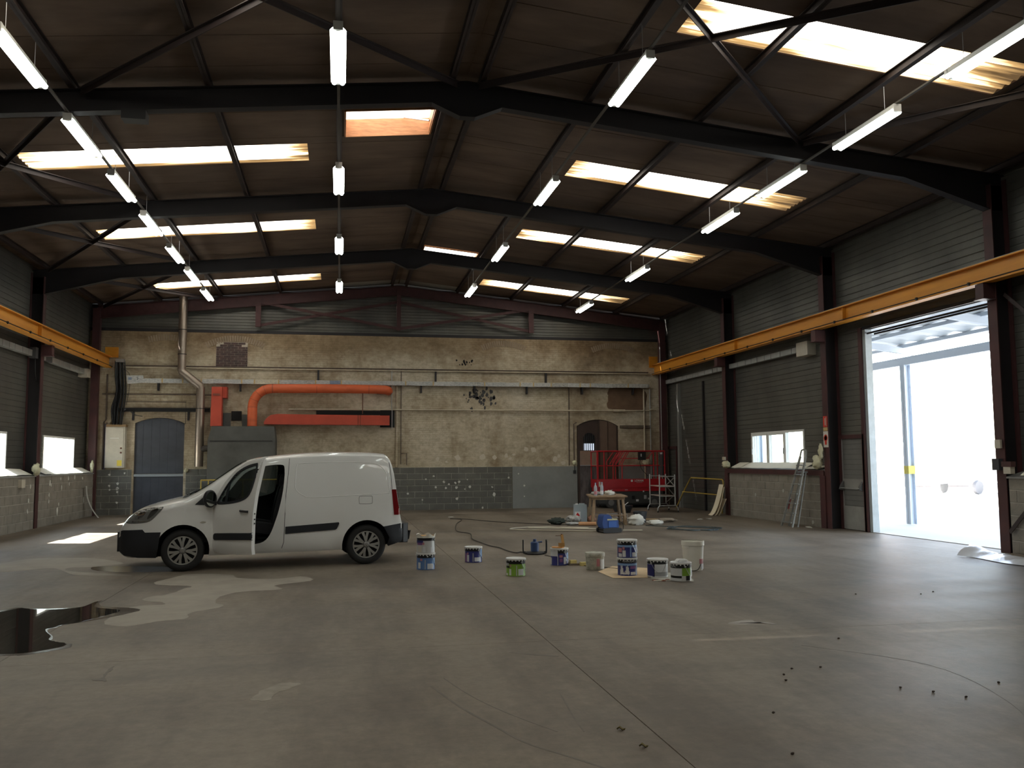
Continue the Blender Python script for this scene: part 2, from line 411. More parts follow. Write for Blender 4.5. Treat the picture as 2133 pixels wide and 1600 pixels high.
def blockwork(parent, axis, face, a0, a1, z0, z1, m, nrm, bl=.5, course=.205, off=0.):
    n = max(1, round((z1-z0)/course)); hh = (z1-z0)/n
    for k in range(n):
        s = a0-(bl/2 if k % 2 else 0)-off; p = s
        while p < a1:
            q = p+bl; lo, hi = max(p, a0), min(q, a1)
            if hi-lo > .06: block(parent, axis, face, lo, hi, z0+k*hh, z0+(k+1)*hh, m, nrm)
            p = q
def backing(parent, axis, face, a0, a1, z0, z1, m, nrm, depth=.3):
    f0, f1 = sorted((face-nrm*.010, face-nrm*depth))
    mb = MB()
    mb.box(a0, a1, f0, f1, z0, z1) if axis == 'x' else mb.box(f0, f1, a0, a1, z0, z1)
    return mb.build('mortar_bed', m, parent)
# right, bay with ladder
backing(wall_right, 'y', XF+.02, 18.98, 24.26, 0, 1.24, M_mortar, -1); blockwork(wall_right, 'y', XF+.02, 19.0, 24.24, 0, 1.235, M_block, -1)
# right, near bay beyond the open door
backing(wall_right, 'y', XF+.02, 7.9, 13.18, 0, 1.30, M_mortar, -1); blockwork(wall_right, 'y', XF+.02, 11.0, 13.18, 0, 1.30, M_block, -1)
# left
backing(wall_left, 'y', LF-.02, 18.98, 24.24, 0, 1.33, M_mortar, 1); blockwork(wall_left, 'y', LF-.02, 20.0, 24.24, 0, 1.33, M_block, 1, .5, .205)
backing(wall_left, 'y', LF-.02, 24.5, YD, 0, 1.33, M_mortar, 1); blockwork(wall_left, 'y', LF-.02, 24.5, YD-.02, 0, 1.33, M_block, 1, .5, .205, .2)
# sills (sloping ledges)
M_sill = mat('sill_steel', (.30,.30,.29), .6)
for o, x0, x1, y0, y1, z0, z1 in ((wall_right, XF, XW, 18.97, 24.26, 1.37, 1.46), (wall_right, XF, XW, 7.9, 13.2, 1.31, 1.40), (wall_left, LF, LW, 18.97, 24.26, 1.34, 1.45), (wall_left, LF, LW, 24.5, YD-.1, 1.34, 1.45)):
    MB().add([(x0,y0,z0),(x1,y0,z1),(x1,y1,z1),(x0,y1,z0),(x0,y0,z0-.03),(x1,y0,z0-.03),(x1,y1,z0-.03),(x0,y1,z0-.03)], [(0,1,2,3),(4,5,6,7),(0,1,5,4),(1,2,6,5),(2,3,7,6),(3,0,4,7)]).build('sill_ledge', M_sill, o)
# red frame round the right block panel
for a in (((XF-.01, 18.98, 1.30), (XF-.01, 24.36, 1.30), .05, .13), ((XF-.01, 24.28, 0), (XF-.01, 24.28, 1.24), .16, .05), ((XF-.01, 19.04, 0), (XF-.01, 19.04, 1.24), .22, .05)):
    mb = MB()
    p, q, w_, h_ = a
    if p[2] == q[2]: mb.box(XF-.03, XF+.03, p[1], q[1], 1.24, 1.37)
    else: mb.box(XF-.03, XF+.03, p[1]-w_/2, p[1]+w_/2, 0, 1.24)
    mb.build('panel_frame', M_steel, wall_right)
# front wall behind the camera
struct(MB().box(LW-.1, XW+.1, Y0-.2, Y0, 0, 7.9).build('wall_front', mat('outer_sheet', (.1,.098,.09), .6)), 'plain grey wall closing the hall at the near end', 'wall')
# ================================================================ end wall (old plastered brick)
M_plaster = mat('stained_plaster', (.50,.42,.30), .9)
def _plaster(m):
    n, L, b = nodes(m); g = n.new('ShaderNodeNewGeometry')
    def no(s, st, det=7, r=.62, off=(0,0,0)):
        mp = nn(n, 'ShaderNodeMapping'); mp.inputs['Scale'].default_value = st; mp.inputs['Location'].default_value = off
        t = nn(n, 'ShaderNodeTexNoise'); t.inputs['Scale'].default_value = s; t.inputs['Detail'].default_value = det; t.inputs['Roughness'].default_value = r
        L.new(g.outputs['Position'], mp.inputs[0]); L.new(mp.outputs[0], t.inputs[0]); return t
    base = no(.42, (1,1,1.2), 8, .62); r1 = ramp(n, [(.28, (.19,.145,.10)), (.42, (.36,.295,.21)), (.55, (.50,.44,.335)), (.74, (.64,.59,.49))]); L.new(base.outputs[0], r1.inputs[0])
    st = no(.9, (1,1,.35), 9, .7); r2 = ramp(n, [(.30, (.58,.50,.42)), (.50, (1,1,1))]); L.new(st.outputs[0], r2.inputs[0])
    fi = no(5, (1,1,1.6), 10, .75); r3 = ramp(n, [(.3, (.66,.62,.56)), (.6, (1.08,1.07,1.05))]); L.new(fi.outputs[0], r3.inputs[0])
    # older brownish brick above the pipe line
    sp = nn(n, 'ShaderNodeSeparateXYZ'); L.new(g.outputs['Position'], sp.inputs[0]); no4 = no(.6, (1,1,1), off=(5,2,3))
    za = nn(n, 'ShaderNodeMath', operation='MULTIPLY_ADD'); L.new(no4.outputs[0], za.inputs[0]); za.inputs[1].default_value = 1.6; L.new(sp.outputs[2], za.inputs[2])
    zr = nn(n, 'ShaderNodeMapRange'); zr.inputs[1].default_value = 5.7; zr.inputs[2].default_value = 6.4; L.new(za.outputs[0], zr.inputs[0])
    r4 = ramp(n, [(0, (1,1,1)), (1, (.62,.54,.45))]); L.new(zr.outputs[0], r4.inputs[0])
    cur = r1.outputs[0]
    for o in (r2, r3, r4):
        mx = nn(n, 'ShaderNodeMix', data_type='RGBA', blend_type='MULTIPLY'); mx.inputs[0].default_value = 1; L.new(cur, mx.inputs[6]); L.new(o.outputs[0], mx.inputs[7]); cur = mx.outputs[2]
    CUR = cur
    # courses of the brick underneath telegraph through the paint
    mp = nn(n, 'ShaderNodeMapping'); mp.inputs['Rotation'].default_value = (-math.pi/2,0,0); L.new(g.outputs['Position'], mp.inputs[0])
    br = nn(n, 'ShaderNodeTexBrick'); br.inputs['Scale'].default_value = 1; br.inputs['Brick Width'].default_value = .23; br.inputs['Row Height'].default_value = .075; br.inputs['Mortar Size'].default_value = .006
    L.new(mp.outputs[0], br.inputs[0])
    msk = no(.35, (1,1,1), off=(3,1,7)); rm = nn(n, 'ShaderNodeMapRange'); rm.inputs[1].default_value = .42; rm.inputs[2].default_value = .6; L.new(msk.outputs[0], rm.inputs[0])
    mu = nn(n, 'ShaderNodeMath', operation='MULTIPLY'); L.new(br.outputs['Fac'], mu.inputs[0]); L.new(rm.outputs[0], mu.inputs[1])
    rb = ramp(n, [(0, (1,1,1)), (1, (.78,.76,.72))]); L.new(mu.outputs[0], rb.inputs[0])
    mx = nn(n, 'ShaderNodeMix', data_type='RGBA', blend_type='MULTIPLY'); mx.inputs[0].default_value = 1; L.new(CUR, mx.inputs[6]); L.new(rb.outputs[0], mx.inputs[7]); L.new(mx.outputs[2], b.inputs['Base Color'])
    su = nn(n, 'ShaderNodeMath', operation='SUBTRACT'); L.new(fi.outputs[0], su.inputs[0]); L.new(mu.outputs[0], su.inputs[1])
    bp = nn(n, 'ShaderNodeBump'); bp.inputs['Strength'].default_value = .55; bp.inputs['Distance'].default_value = .02; L.new(su.outputs[0], bp.inputs['Height']); L.new(bp.outputs[0], b.inputs['Normal'])
_plaster(M_plaster)
def arch_poly(x0, x1, zs, zt, z0=0., n=14):
    w_, r_ = x1-x0, zt-zs; R = (w_*w_/4+r_*r_)/(2*r_); cx, cz = (x0+x1)/2, zt-R; a = math.asin(w_/2/R)
    return [(x0, z0)]+[(cx+R*math.sin(-a+2*a*i/n), cz+R*math.cos(-a+2*a*i/n)) for i in range(n+1)]+[(x1, z0)]
bw = MB().box(LW-.1, XW+.1, YD, YD+.45, 0, 5.92).mesh('wall_back')
for args in ((-6.50, -4.98, 2.93, 3.11), (8.22, 9.75, 2.86, 3.09)):
    bw = boolean(bw, MB().prism(arch_poly(*args, z0=-.05), YD-.2, YD+(.16 if args[0] < 0 else .10)).mesh('c'))
wall_back = struct(mobj('wall_back', bw, M_plaster, None, None), 'old plastered brick end wall with stains and peeling paint', 'wall')
# gable cladding above, with recessed gutter line
struct(MB().prism([(LW-.1, 5.92), (XW+.1, 5.92), (XW+.1, 6.85), (XR, 7.85), (LW-.1, 6.85)], YD+.12, YD+.3).build('gable_sheet', mat('outer_sheet', (.1,.098,.09), .6), wall_back))
z = 6.0; k = 0
while z < 7.7:
    h = .2; zc = z+h
    half = (7.80-zc)/.1
    x0, x1 = max(LW, XR-half), min(XW, XR+half)
    if x1-x0 > .4:
        pr = [(.012, 0), (0, .01), (0, .09), (.01, .1), (0, .11), (0, h-.01), (.012, h)]
        me = bpy.data.meshes.new('p'); me.from_pydata([(x, YD+.1+d, z+q) for x in (x0, x1) for d, q in pr], [], [(i, 7+i, 8+i, i+1) for i in range(6)])
        mobj('cladding_panel', me, M_clad, wall_back, recalc=False)
    z = zc
MB().box(LW, XW, YD+.01, YD+.12, 5.90, 6.02).build('gutter_flashing', mat('dark_steel_and_shade', (.03,.025,.025)), wall_back)
# wainscot: blocks
for a, b in ((LF+.02, -6.55), (-4.90, 5.86)):
    MB().box(a, b, YD-.03, YD, 0, 1.44).build('mortar_bed', M_mortard, wall_back)
    blockwork(wall_back, 'x', YD-.04, a, b, 0, 1.44, M_blockd, -1, .5, .206, .1)
M_gpaint = mat('grey_paint', (.225,.232,.225), .6, noise=.12, nscale=1.5)
MB().box(5.88, 8.21, YD-.05, YD, 0, 1.44).build('painted_board', M_gpaint, wall_back)
MB().box(9.76, XF, YD-.045, YD, 0, 1.44).build('painted_board', M_gpaint, wall_back)
# ---- ridge capping and end-wall doors
MB().prism([(XR-.19, 7.785-.019), (XR, 7.785), (XR+.19, 7.785-.019), (XR+.19, 7.86), (XR-.19, 7.86)], Y0, YD+.1).build('ridge_cap', M_roof, ceiling)
M_blue = mat('blue_grey_paint', (.058,.064,.080), .55, col2=(.038,.043,.056), nscale=1.6, stretch=(1,1,2))
M_brownp = mat('brown_board', (.13,.085,.06), .6, noise=.2, nscale=2)
M_dbrown = mat('dark_brown_wood', (.045,.026,.018), .5, noise=.2)
M_galv = mat('galv', (.42,.43,.43), .45, .8)
M_black = mat('black_plastic', (.014,.014,.015), .5)
M_cream = mat('cream_paint', (.52,.48,.40), .55, noise=.08)
d2 = sempty('door_2', 'blue grey planked door under a low brick arch', 'door', (-5.74, YD, 0))
for i in range(6):
    x0 = -.76+i*1.52/6; x1 = x0+1.52/6-.003
    def zt(x): return 2.93+.18*(1-(x/.76)**2)-.01
    MB().prism([(x0,1.30),(x1,1.30),(x1,zt(x1)),((x0+x1)/2,zt((x0+x1)/2)),(x0,zt(x0))], .09, .14).build('door_plank', M_blue, d2)
    MB().prism([(x0,.01),(x1,.01),(x1,1.22),(x0,1.22)], .09, .14).build('door_plank', M_blue, d2)
MB().box(-.78,.78,.03,.09,1.21,1.29).build('cross_rail', mat('pale_rail', (.28,.31,.33), .5), d2)
d3 = sempty('door_3', 'brown double door with an arched barred window and mud-splashed lower panels', 'door', (8.985, YD, 0))
def zt3(x): return 2.86+.225*(1-(x/.76)**2)-.01
for x0, x1, dk in ((-.74,-.66,1), (.02,.08,1), (.37,.385,1), (.70,.74,1)):
    MB().prism([(x0,.01),(x1,.01),(x1,zt3(x1)),(x0,zt3(x0))], .0, .05).build('door_stile', M_dbrown, d3)
for x0, x1 in ((.08,.37), (.385,.70)):
    MB().prism([(x0,.9),(x1,.9),(x1,zt3(x1)),((x0+x1)/2,zt3((x0+x1)/2)),(x0,zt3(x0))], .02, .06).build('door_panel', M_brownp, d3)
    MB().box(x0,x1,.02,.06,.01,.9).build('door_panel', mat('mud_brown', (.035,.03,.027), .6, noise=.3), d3)
MB().box(-.66,.02,.03,.07,1.46,1.98).build('door_panel', mat('tan_board', (.26,.17,.12), .35, noise=.1), d3)
MB().box(-.66,.02,.03,.07,.01,1.46).build('door_panel', mat('splashed_board', (.05,.045,.045), .5, col2=(.16,.14,.14), nscale=3, stretch=(3,1,.8)), d3)
MB().box(-.66,.02,.015,.03,1.45,1.48).build('push_rail', mat('grey_rail', (.3,.3,.3), .5), d3)
for x0, x1 in ((-.66,-.52), (-.08,.02)):
    MB().prism([(x0,1.98),(x1,1.98),(x1,zt3(x1)),(x0,zt3(x0))], .03, .07).build('door_stile', M_dbrown, d3)
ap = arch_poly(-.52,-.08,2.42,2.62,1.98)
MB().prism([(-.52,2.42)]+ap[1:-1]+[(-.08,2.42),(-.08,zt3(-.08)),(-.3,zt3(-.3)),(-.52,zt3(-.52))][::1], .03, .07).build('door_head', M_dbrown, d3)
MB().prism(ap, .085, .09).build('pane', mat('pane_dark', (.02,.02,.025), .1), d3)
MB().box(-.50,-.10,.078,.084,2.0,2.24).build('pane', mat('pane_daylight', (.5,.55,.6), .2, emit=(.75,.85,1), estr=.75), d3)  # pane given a glow for the daylight behind it
for i in range(6): MB().cyl((-.49+i*.076,.05,1.98),(-.49+i*.076,.05,2.60),.017,n=8).build('window_bar', M_black, d3, 40)
# ================================================================ portal frames
def I_beam(p0, p1, up, depth, wid, tf=.016, tw=.011):
    mb = MB(); up = Vector(up).normalized(); p0, p1 = Vector(p0), Vector(p1)
    for s in (-1, 1): mb.bar(p0+up*s*(depth/2-tf/2), p1+up*s*(depth/2-tf/2), wid, tf, up)
    return mb.bar(p0, p1, tw, depth-2*tf, up)
def poly_plate(mb, pts, y0, y1): return mb.prism(pts, y0, y1)
nm = {13.31: 'right beyond the open vehicle door', 18.85: 'beside the emergency exit door', 24.37: 'at the far end of the block panel with ladder', 7.78: 'above the near end of the hall', 2.25: 'over the camera position', -3.29: 'at the very near end of the hall'}
for Y in FR:
    t = thing('portal_frame', 'dark red steel portal frame '+nm[Y], 'steel frame', (XR, Y, 0))
    for s, xi, xo in ((1, XF-XR, XW-XR), (-1, XR-LF, XR-LW)):
        c = MB().box(*sorted((s*xi, s*(xi+.018))), -.11, .11, 0, 6.5).box(*sorted((s*(xo-.02), s*(xo-.004))), -.11, .11, 0, 6.6)
        c.build('column', M_steel, t); MB().box(*sorted((s*(xi+.018), s*(xo-.02))), -.007, .007, 0, 6.5).build('column_web', M_dsteel, t)  # web has the flange's red paint, its shade put into the darker colour
        # rafter: top flange, web, bottom flange with eave and apex haunches
        tp = lambda x: 7.645-.1*x
        bot = [(0, 7.075), (.12, 7.075), (.56, 7.265), (7.7, tp(7.7)-.335), (xi+.01, 6.05)]
        web = [(s*x, z) for x, z in bot]+[(s*xo-s*.02, 6.05), (s*xo-s*.02, tp(xo)), (0, tp(0))]
        MB().prism(web, -.007, .007).build('rafter_web', M_dsteel, t)  # rafters share the column paint; their backlit shade is in the colour
        f = MB(); f.bar((0,0,tp(0)), (s*xo-s*.02,0,tp(xo)), .17, .016)
        for (xa, za), (xb, zb) in zip(bot, bot[1:]): f.bar((s*xa,0,za), (s*xb,0,zb), .17, .016)
        f.build('rafter_flange', M_dsteel, t)
        # crane-rail bracket
        b = MB().box(*sorted((s*xi, s*(xi-.24))), -.10, .10, 4.44, 4.70).box(*sorted((s*xi, s*(xi-.27))), -.12, .12, 4.42, 4.44)
        b.build('rail_bracket', M_steel, t)
M_gst = mat('gable_steel', (.060,.022,.022), .6, noise=.2)
gt = thing('gable_truss', 'dark red steel gable rafter with crossed wind bracing against the end wall', 'steel frame', (XR, 29.68, 0))
for s in (1, -1):
    xo = 9.6
    MB().prism([(0,7.34),(s*xo,6.30),(s*xo,6.66),(0,7.64)], -.005, .005).build('rafter_web', M_gst, gt)
    MB().bar((0,0,7.64),(s*xo,0,6.68),.14,.014).bar((0,0,7.33),(s*xo,0,6.29),.14,.014).build('rafter_flange', M_gst, gt)
    MB().box(*sorted((s*4.55, s*4.72)), -.05, .05, 6.12, 6.95).build('post', M_gst, gt)
    MB().bar((0,-.03,6.16),(s*4.6,-.03,6.95),.02,.09).build('brace', M_gst, gt)
    MB().bar((0,.03,7.1),(s*4.6,.03,6.18),.02,.09).build('brace', M_gst, gt)
    MB().box(*sorted((s*(XF-XR-.02) if s > 0 else s*(XR-LF-.02), s*(XF-XR+.2) if s > 0 else s*(XR-LF+.2))), -.1, .1, 0, 6.6).build('column', M_steel, gt)
MB().box(-.07,.07,-.05,.05,6.10,7.5).build('post', M_gst, gt)
# ================================================================ purlins and bracing
M_purlin = mat('purlin_steel', (.034,.022,.019), .65, noise=.25)
for k, d in enumerate((.24, 2.0, 3.92, 5.80, 7.70, 9.50)):
    for s in (-1, 1):
        x = XR+s*d; zt_ = rz(x)-.005; zb = zt_-.125
        mb = MB().box(x-.045, x+.045, Y0, YD, zb, zb+.01).box(x-.005, x+.005, Y0, YD, zb, zt_).box(x-.045, x+.045, Y0, YD, zt_-.01, zt_)
        side = 'open vehicle door side' if s > 0 else 'flue pipe side'
        pos = ('beside the ridge', 'second from the ridge', 'third from the ridge', 'fourth from the ridge', 'fifth from the ridge', 'at the eaves')[k]
        tag(mb.build('roof_purlin', M_purlin), 'long steel roof purlin '+pos+', on the '+side, 'purlin', 'roof purlins')
def brz(x, o=-.16): return rz(x)+o
M_brace = mat('brace_steel', (.032,.022,.021), .6)
def brace(p, q, lab):
    P = (p[0], p[1], brz(p[0])); Q = (q[0], q[1], brz(q[0]))
    if (p[0]-XR)*(q[0]-XR) >= 0 or True:
        mb = MB().bar(P, Q, .10, .012).bar((P[0],P[1],P[2]-.045),(Q[0],Q[1],Q[2]-.045),.012,.09)
    tag(mb.build('roof_brace', M_brace), lab, 'brace', 'roof bracing angles')
A_, Z_ = 13.20, 7.9
brace((-3.75,A_),(1.85,Z_), 'steel angle brace crossing the nearest roof bay towards the ridge on the flue side')
brace((-3.75,Z_),(1.75,A_), 'steel angle brace meeting the ridge at the third rafter from the end wall')
brace((2.1,A_),(7.6,Z_), 'steel angle brace under the widest skylight, running down from the ridge')
brace((2.1,Z_),(7.6,A_), 'steel angle brace under the widest skylight, crossing towards the open door side')
brace((7.7,A_),(11.2,Z_), 'steel angle brace at the eaves over the open door side')
for a, b, w_ in ((13.5,18.7,'third'), (19.0,24.2,'second'), (24.5,29.6,'first')):
    brace((-4.0,a),(-7.5,b), 'roof brace above the left windows falling to the eaves, %s bay from the end wall' % w_)
    brace((-7.5,a),(-4.0,b), 'roof brace above the left windows rising inward, %s bay from the end wall' % w_)
# ================================================================ crane rails
M_yel = mat('crane_yellow', (.74,.32,.030), .45, col2=(.52,.20,.02), nscale=1.2, stretch=(1,.3,3))
for s, xe, lab in ((1, 11.06, 'orange-yellow crane rail beam along the open door side'), (-1, -7.24, 'orange-yellow crane rail beam along the left wall windows')):
    t = thing('crane_rail', lab, 'crane rail', (xe, 12, 0))
    ln = (Y0-11.9, YD-12.02)
    a, b = (0, .20) if s > 0 else (-.20, 0)
    m_ = (a+b)/2
    MB().box(a, b, *ln, 5.045, 5.07).build('top_flange', M_yel, t)
    MB().box(m_-.007, m_+.007, *ln, 4.735, 5.045).build('web', M_yel, t)
    MB().box(a, b, *ln, 4.71, 4.735).build('bottom_flange', M_yel, t)
    MB().box(m_-.03, m_+.03, *ln, 5.07, 5.10).build('rail_head', mat('worn_steel', (.3,.29,.27), .4, .7), t)
    e = 0 if s > 0 else 0
    MB().tube([(a-.012 if s > 0 else b+.012, ln[0], 4.75), (a-.012 if s > 0 else b+.012, ln[1], 4.75)], .011, 6).build('conduit', M_black, t)
    for k in range(24):
        y = ln[0]+.6+k*1.45
        if y < ln[1]: MB().box(*((a-.03, a+.01) if s > 0 else (b-.01, b+.03)), y-.02, y+.02, 4.72, 4.775).build('conduit_clip', M_black, t)
    for yy in (17.6-12, 23.1-12): MB().box(*((a+.01, m_) if s > 0 else (m_, b-.01)), yy-.006, yy+.006, 4.735, 5.045).build('stiffener', M_yel, t)
    MB().box(*((-.10, .22) if s > 0 else (-.22, .18)), ln[1]-.02, ln[1]+.10, 4.98 if s > 0 else 5.05, 5.38).build('end_stop', M_yel, t)
# ================================================================ fluorescent lamps
M_tube = mat('lamp_diffuser', (.9,.92,.9), .4, emit=(.93,1,.95), estr=11)
M_lbody = mat('lamp_body', (.62,.62,.58), .5)
def lamp_proto():
    t = bpy.data.objects.new('fluorescent_lamp', None); COL.objects.link(t)
    MB().box(-.055,.055,-.77,.77,.05,.10).build('housing', M_lbody, t)
    for s in (-1, 1):
        MB().box(-.06,.06,s*.77-.025,s*.77+.025,-.01,.10).build('end_cap', M_lbody, t)
        MB().cyl((s*.055,-.75,.0),(s*.055,.75,.0),.034,n=10).build('tube', M_tube, t, 60)
    MB().add([(-.10,-.75,.0),(-.05,-.75,.052),(.05,-.75,.052),(.10,-.75,.0),(-.10,.75,.0),(-.05,.75,.052),(.05,.75,.052),(.10,.75,.0)],[(0,1,5,4),(1,2,6,5),(2,3,7,6)]).build('reflector', M_lbody, t)
    return t
lp = lamp_proto(); first = True
rows = [(-5.84, 6.584, [10.53,13.2,15.66,18.17,20.85,23.3,25.97], 'flue pipe side', 1), (-2.0, 6.86, [10.35,15.43,20.42,25.52], 'flue side of ridge', 1),
        (1.99, 6.86, [10.38,15.46,20.53,25.54], 'door side of ridge', 1), (5.84, 6.584, [8.12,10.77,13.35,15.94,21.13,26.29], 'doorway side', 1)]
ordn = ['first','second','third','fourth','fifth','sixth','seventh','eighth','ninth','tenth']
for dx, z, ys_, side, _ in rows:
    n_ = len(ys_)
    extra = [ys_[0]-(5.1 if n_ == 4 else 2.6)*k for k in (range(1, 3) if n_ == 4 else range(1, 5))]  # unseen lamps continuing each row towards the camera, added for their light
    allp = sorted(ys_+extra, reverse=True)
    for i, y in enumerate(allp):
        o = lp if first else copy_tree(lp); first = False
        o.location = (XR+dx, y+.77, z)
        tag(o, 'fluorescent lamp, %s from the end wall in the row on the %s' % (ordn[i] if i < 10 else 'last', side), 'lamp', 'fluorescent lamps hung in rows')
    tr = tag(MB().box(XR+dx-.02, XR+dx+.02, allp[-1]-.5, allp[0]+1.9, z+.105, z+.13).build('lamp_track', mat('track_grey', (.09,.08,.065), .6)), 'thin grey cable track carrying the lamp row on the %s' % side, 'cable track', 'lamp tracks')
    for y in allp:
        for q in (.27, 1.27): MB().cyl((XR+dx, y+q, z+.13), (XR+dx, y+q, rz(XR+dx)-.13), .004, n=5).build('hanger_rod', M_galv, tr)
# ================================================================ trunking
M_trunk = mat('trunking_grey', (.33,.335,.32), .6, noise=.12, nscale=3)
def trunk(name, lab, x, ya, yb, z0, z1, gap=None, box=None, bx=None):
    t = thing(name, lab, 'cable trunking', (x, ya, z0)); L_ = yb-ya; y = 0; h = z1-z0
    MB().box(-.05,.05,0,L_,.005,h-.005).build('channel', mat('trunk_dark', (.08,.08,.08), .7), t)
    while y < L_-.1:
        w_ = random.choice((.36,.44,.52,.6)); e = min(y+w_, L_)
        if not (gap and gap[0]-ya < e and gap[1]-ya > y): MB().box(-.06,.06,y+.014,e-.014,0,h).build('cover_segment', M_trunk, t)
        y = e
    if box: MB().box(-.14,.14,box[0]-ya,box[1]-ya,bx[0]-z0,bx[1]-z0).build('junction_box', M_cream, t)
trunk('cable_trunking', 'grey segmented cable trunking below the rail on the open door side', XW-.10, 20.2, YD-.05, 4.36, 4.50, None, (19.72,20.26), (4.23,4.58))
trunk('cable_trunking', 'grey segmented cable trunking below the rail on the left wall', LW+.12, 19.0, 28.75, 4.39, 4.545, (25.2,25.46), (28.70,29.06), (4.30,4.56))
for Y, zz in ((24.2, 4.5),): MB().tube(spline([(LW+.2, Y, zz-.1),(LW+.22, Y+.02, zz-.6),(LW+.2, Y+.3, zz-.75),(LW+.2, Y+.35, zz-.2)], 6), .012, 6).build('cable_loop', M_black, tag(MB().box(LW+.1, LW+.26, Y-.15, Y+.05, zz-.16, zz+.12).build('switch_box', mat('trunk_dark', (.08,.08,.08))), 'dark switch box where the left trunking passes a column', 'switch box'))

tag(MB().box(-3.20, -2.86, 13.2, 13.42, 6.67, 6.81).build('rafter_box', M_black), 'dark box hung under the third rafter from the end wall', 'box')
# ================================================================ windows and doors of the side walls
def arch_glass():
    m = bpy.data.materials.new('window_glass'); m.use_nodes = True; n = m.node_tree.nodes; L = m.node_tree.links; n.clear()
    o = n.new('ShaderNodeOutputMaterial'); mx = n.new('ShaderNodeMixShader'); t = n.new('ShaderNodeBsdfTransparent'); g = n.new('ShaderNodeBsdfGlossy')
    g.inputs['Roughness'].default_value = .03; t.inputs[0].default_value = (.93,.96,.96,1); mx.inputs[0].default_value = .07
    L.new(t.outputs[0], mx.inputs[1]); L.new(g.outputs[0], mx.inputs[2]); L.new(mx.outputs[0], o.inputs[0]); return m
M_glass = arch_glass()
M_pvc = mat('white_pvc', (.75,.75,.73), .4)
def window(n_, lab, x, y0, y1, z0, z1, div, hang, mw=.035):
    t = sempty('window_%d' % n_, lab, 'window', (x, y0, z0)); W, H = y1-y0, z1-z0; f = .055
    for a in ((0,W,0,f), (0,W,H-f,H), (0,f,f,H-f), (W-f,W,f,H-f)): MB().box(-.05,.05,a[0],a[1],a[2],a[3]).build('window_frame', M_pvc, t)
    e = [f]+[d for d in div]+[W-f]
    for d in div: MB().box(-.05 if mw > .02 else -.02,.05 if mw > .02 else .02,d-mw,d+mw,f,H-f).build('mullion', M_pvc, t)
    for i in range(len(e)-1):
        a, b = e[i]+(mw if i else 0), e[i+1]-(mw if i+1 < len(e)-1 else 0)
        if hang[i]:
            s = .045
            for q in ((a,b,f,f+s), (a,b,H-f-s,H-f), (a,a+s,f+s,H-f-s), (b-s,b,f+s,H-f-s)): MB().box(-.06,.035,*q).build('sash', M_pvc, t)
            MB().box(-.08,-.06,a+.01 if hang[i] > 0 else b-.035,a+.035 if hang[i] > 0 else b-.01,H*.35,H*.52).build('handle', M_galv, t)
            MB().box(-.006,.006,a+s,b-s,f+s,H-f-s).build('pane', M_glass, t)
        else: MB().box(-.006,.006,a,b,f,H-f).build('pane', M_glass, t)
window(1, 'white three-light window above the block panel with ladder', XW+.03, *RW, (.98, 1.92), (0, 1, -1))
window(2, 'sunlit white three-light window near the end wall corner', LW-.03, *LWIN[1], (1.0, 1.95), (0, 0, 0), .012)
window(3, 'sunlit white window cut by the picture edge, left wall', LW-.03, *LWIN[0], (1.0, 1.95), (0, 0, 0), .012)
# ---- personnel door
M_dgrey = mat('door_grey', (.155,.155,.148), .5, noise=.12, nscale=2)
M_lgrey = mat('kick_plate', (.26,.255,.24), .5, noise=.15, nscale=3)
d1 = sempty('door_1', 'grey ribbed exit door with push bar and pale kick plate', 'door', (XW-.02, PD[0], 0))
W = PD[1]-PD[0]
MB().box(-.04,.06,-.08,0,0,2.19).build('door_frame', M_steel, d1); MB().box(-.04,.06,W,W+.08,0,2.19).build('door_frame', M_steel, d1); MB().box(-.04,.06,0,W,2.10,2.19).build('door_frame', M_steel, d1)
for k in range(13):
    z0 = .56+k*.118
    if .95 < z0 < 1.15: continue
    MB().box(0,.03,.03,W-.03,z0+.004,z0+.114).build('door_slat', M_dgrey, d1)
MB().box(.01,.035,.01,W-.01,.01,2.10).build('door_core', mat('door_core', (.08,.08,.078), .6), d1)
MB().box(-.005,.03,.02,W-.02,.015,.55).build('kick_plate', M_lgrey, d1)
MB().box(-.012,.03,.02,W-.02,.93,1.17).build('lock_plate', M_lgrey, d1)
pb = MB().tube([(-.10,.05,.96),(-.10,W-.02,.96)], .016, 8).build('push_bar', M_galv, d1)
MB().prism([(-.02,.90),(-.12,.93),(-.10,1.0),(-.02,1.12)], .02, .10).build('bar_end', mat('grey_case', (.11,.11,.11), .5), pb)
MB().prism([(-.02,.90),(-.12,.93),(-.10,1.0),(-.02,1.12)], W-.07, W).build('bar_end', mat('grey_case', (.11,.11,.11), .5), pb)
for y in (.0, W-.025): MB().box(-.01,.03,y,y+.025,.02,2.1).build('edge_strip', mat('edge_pale', (.33,.33,.32), .5), d1)
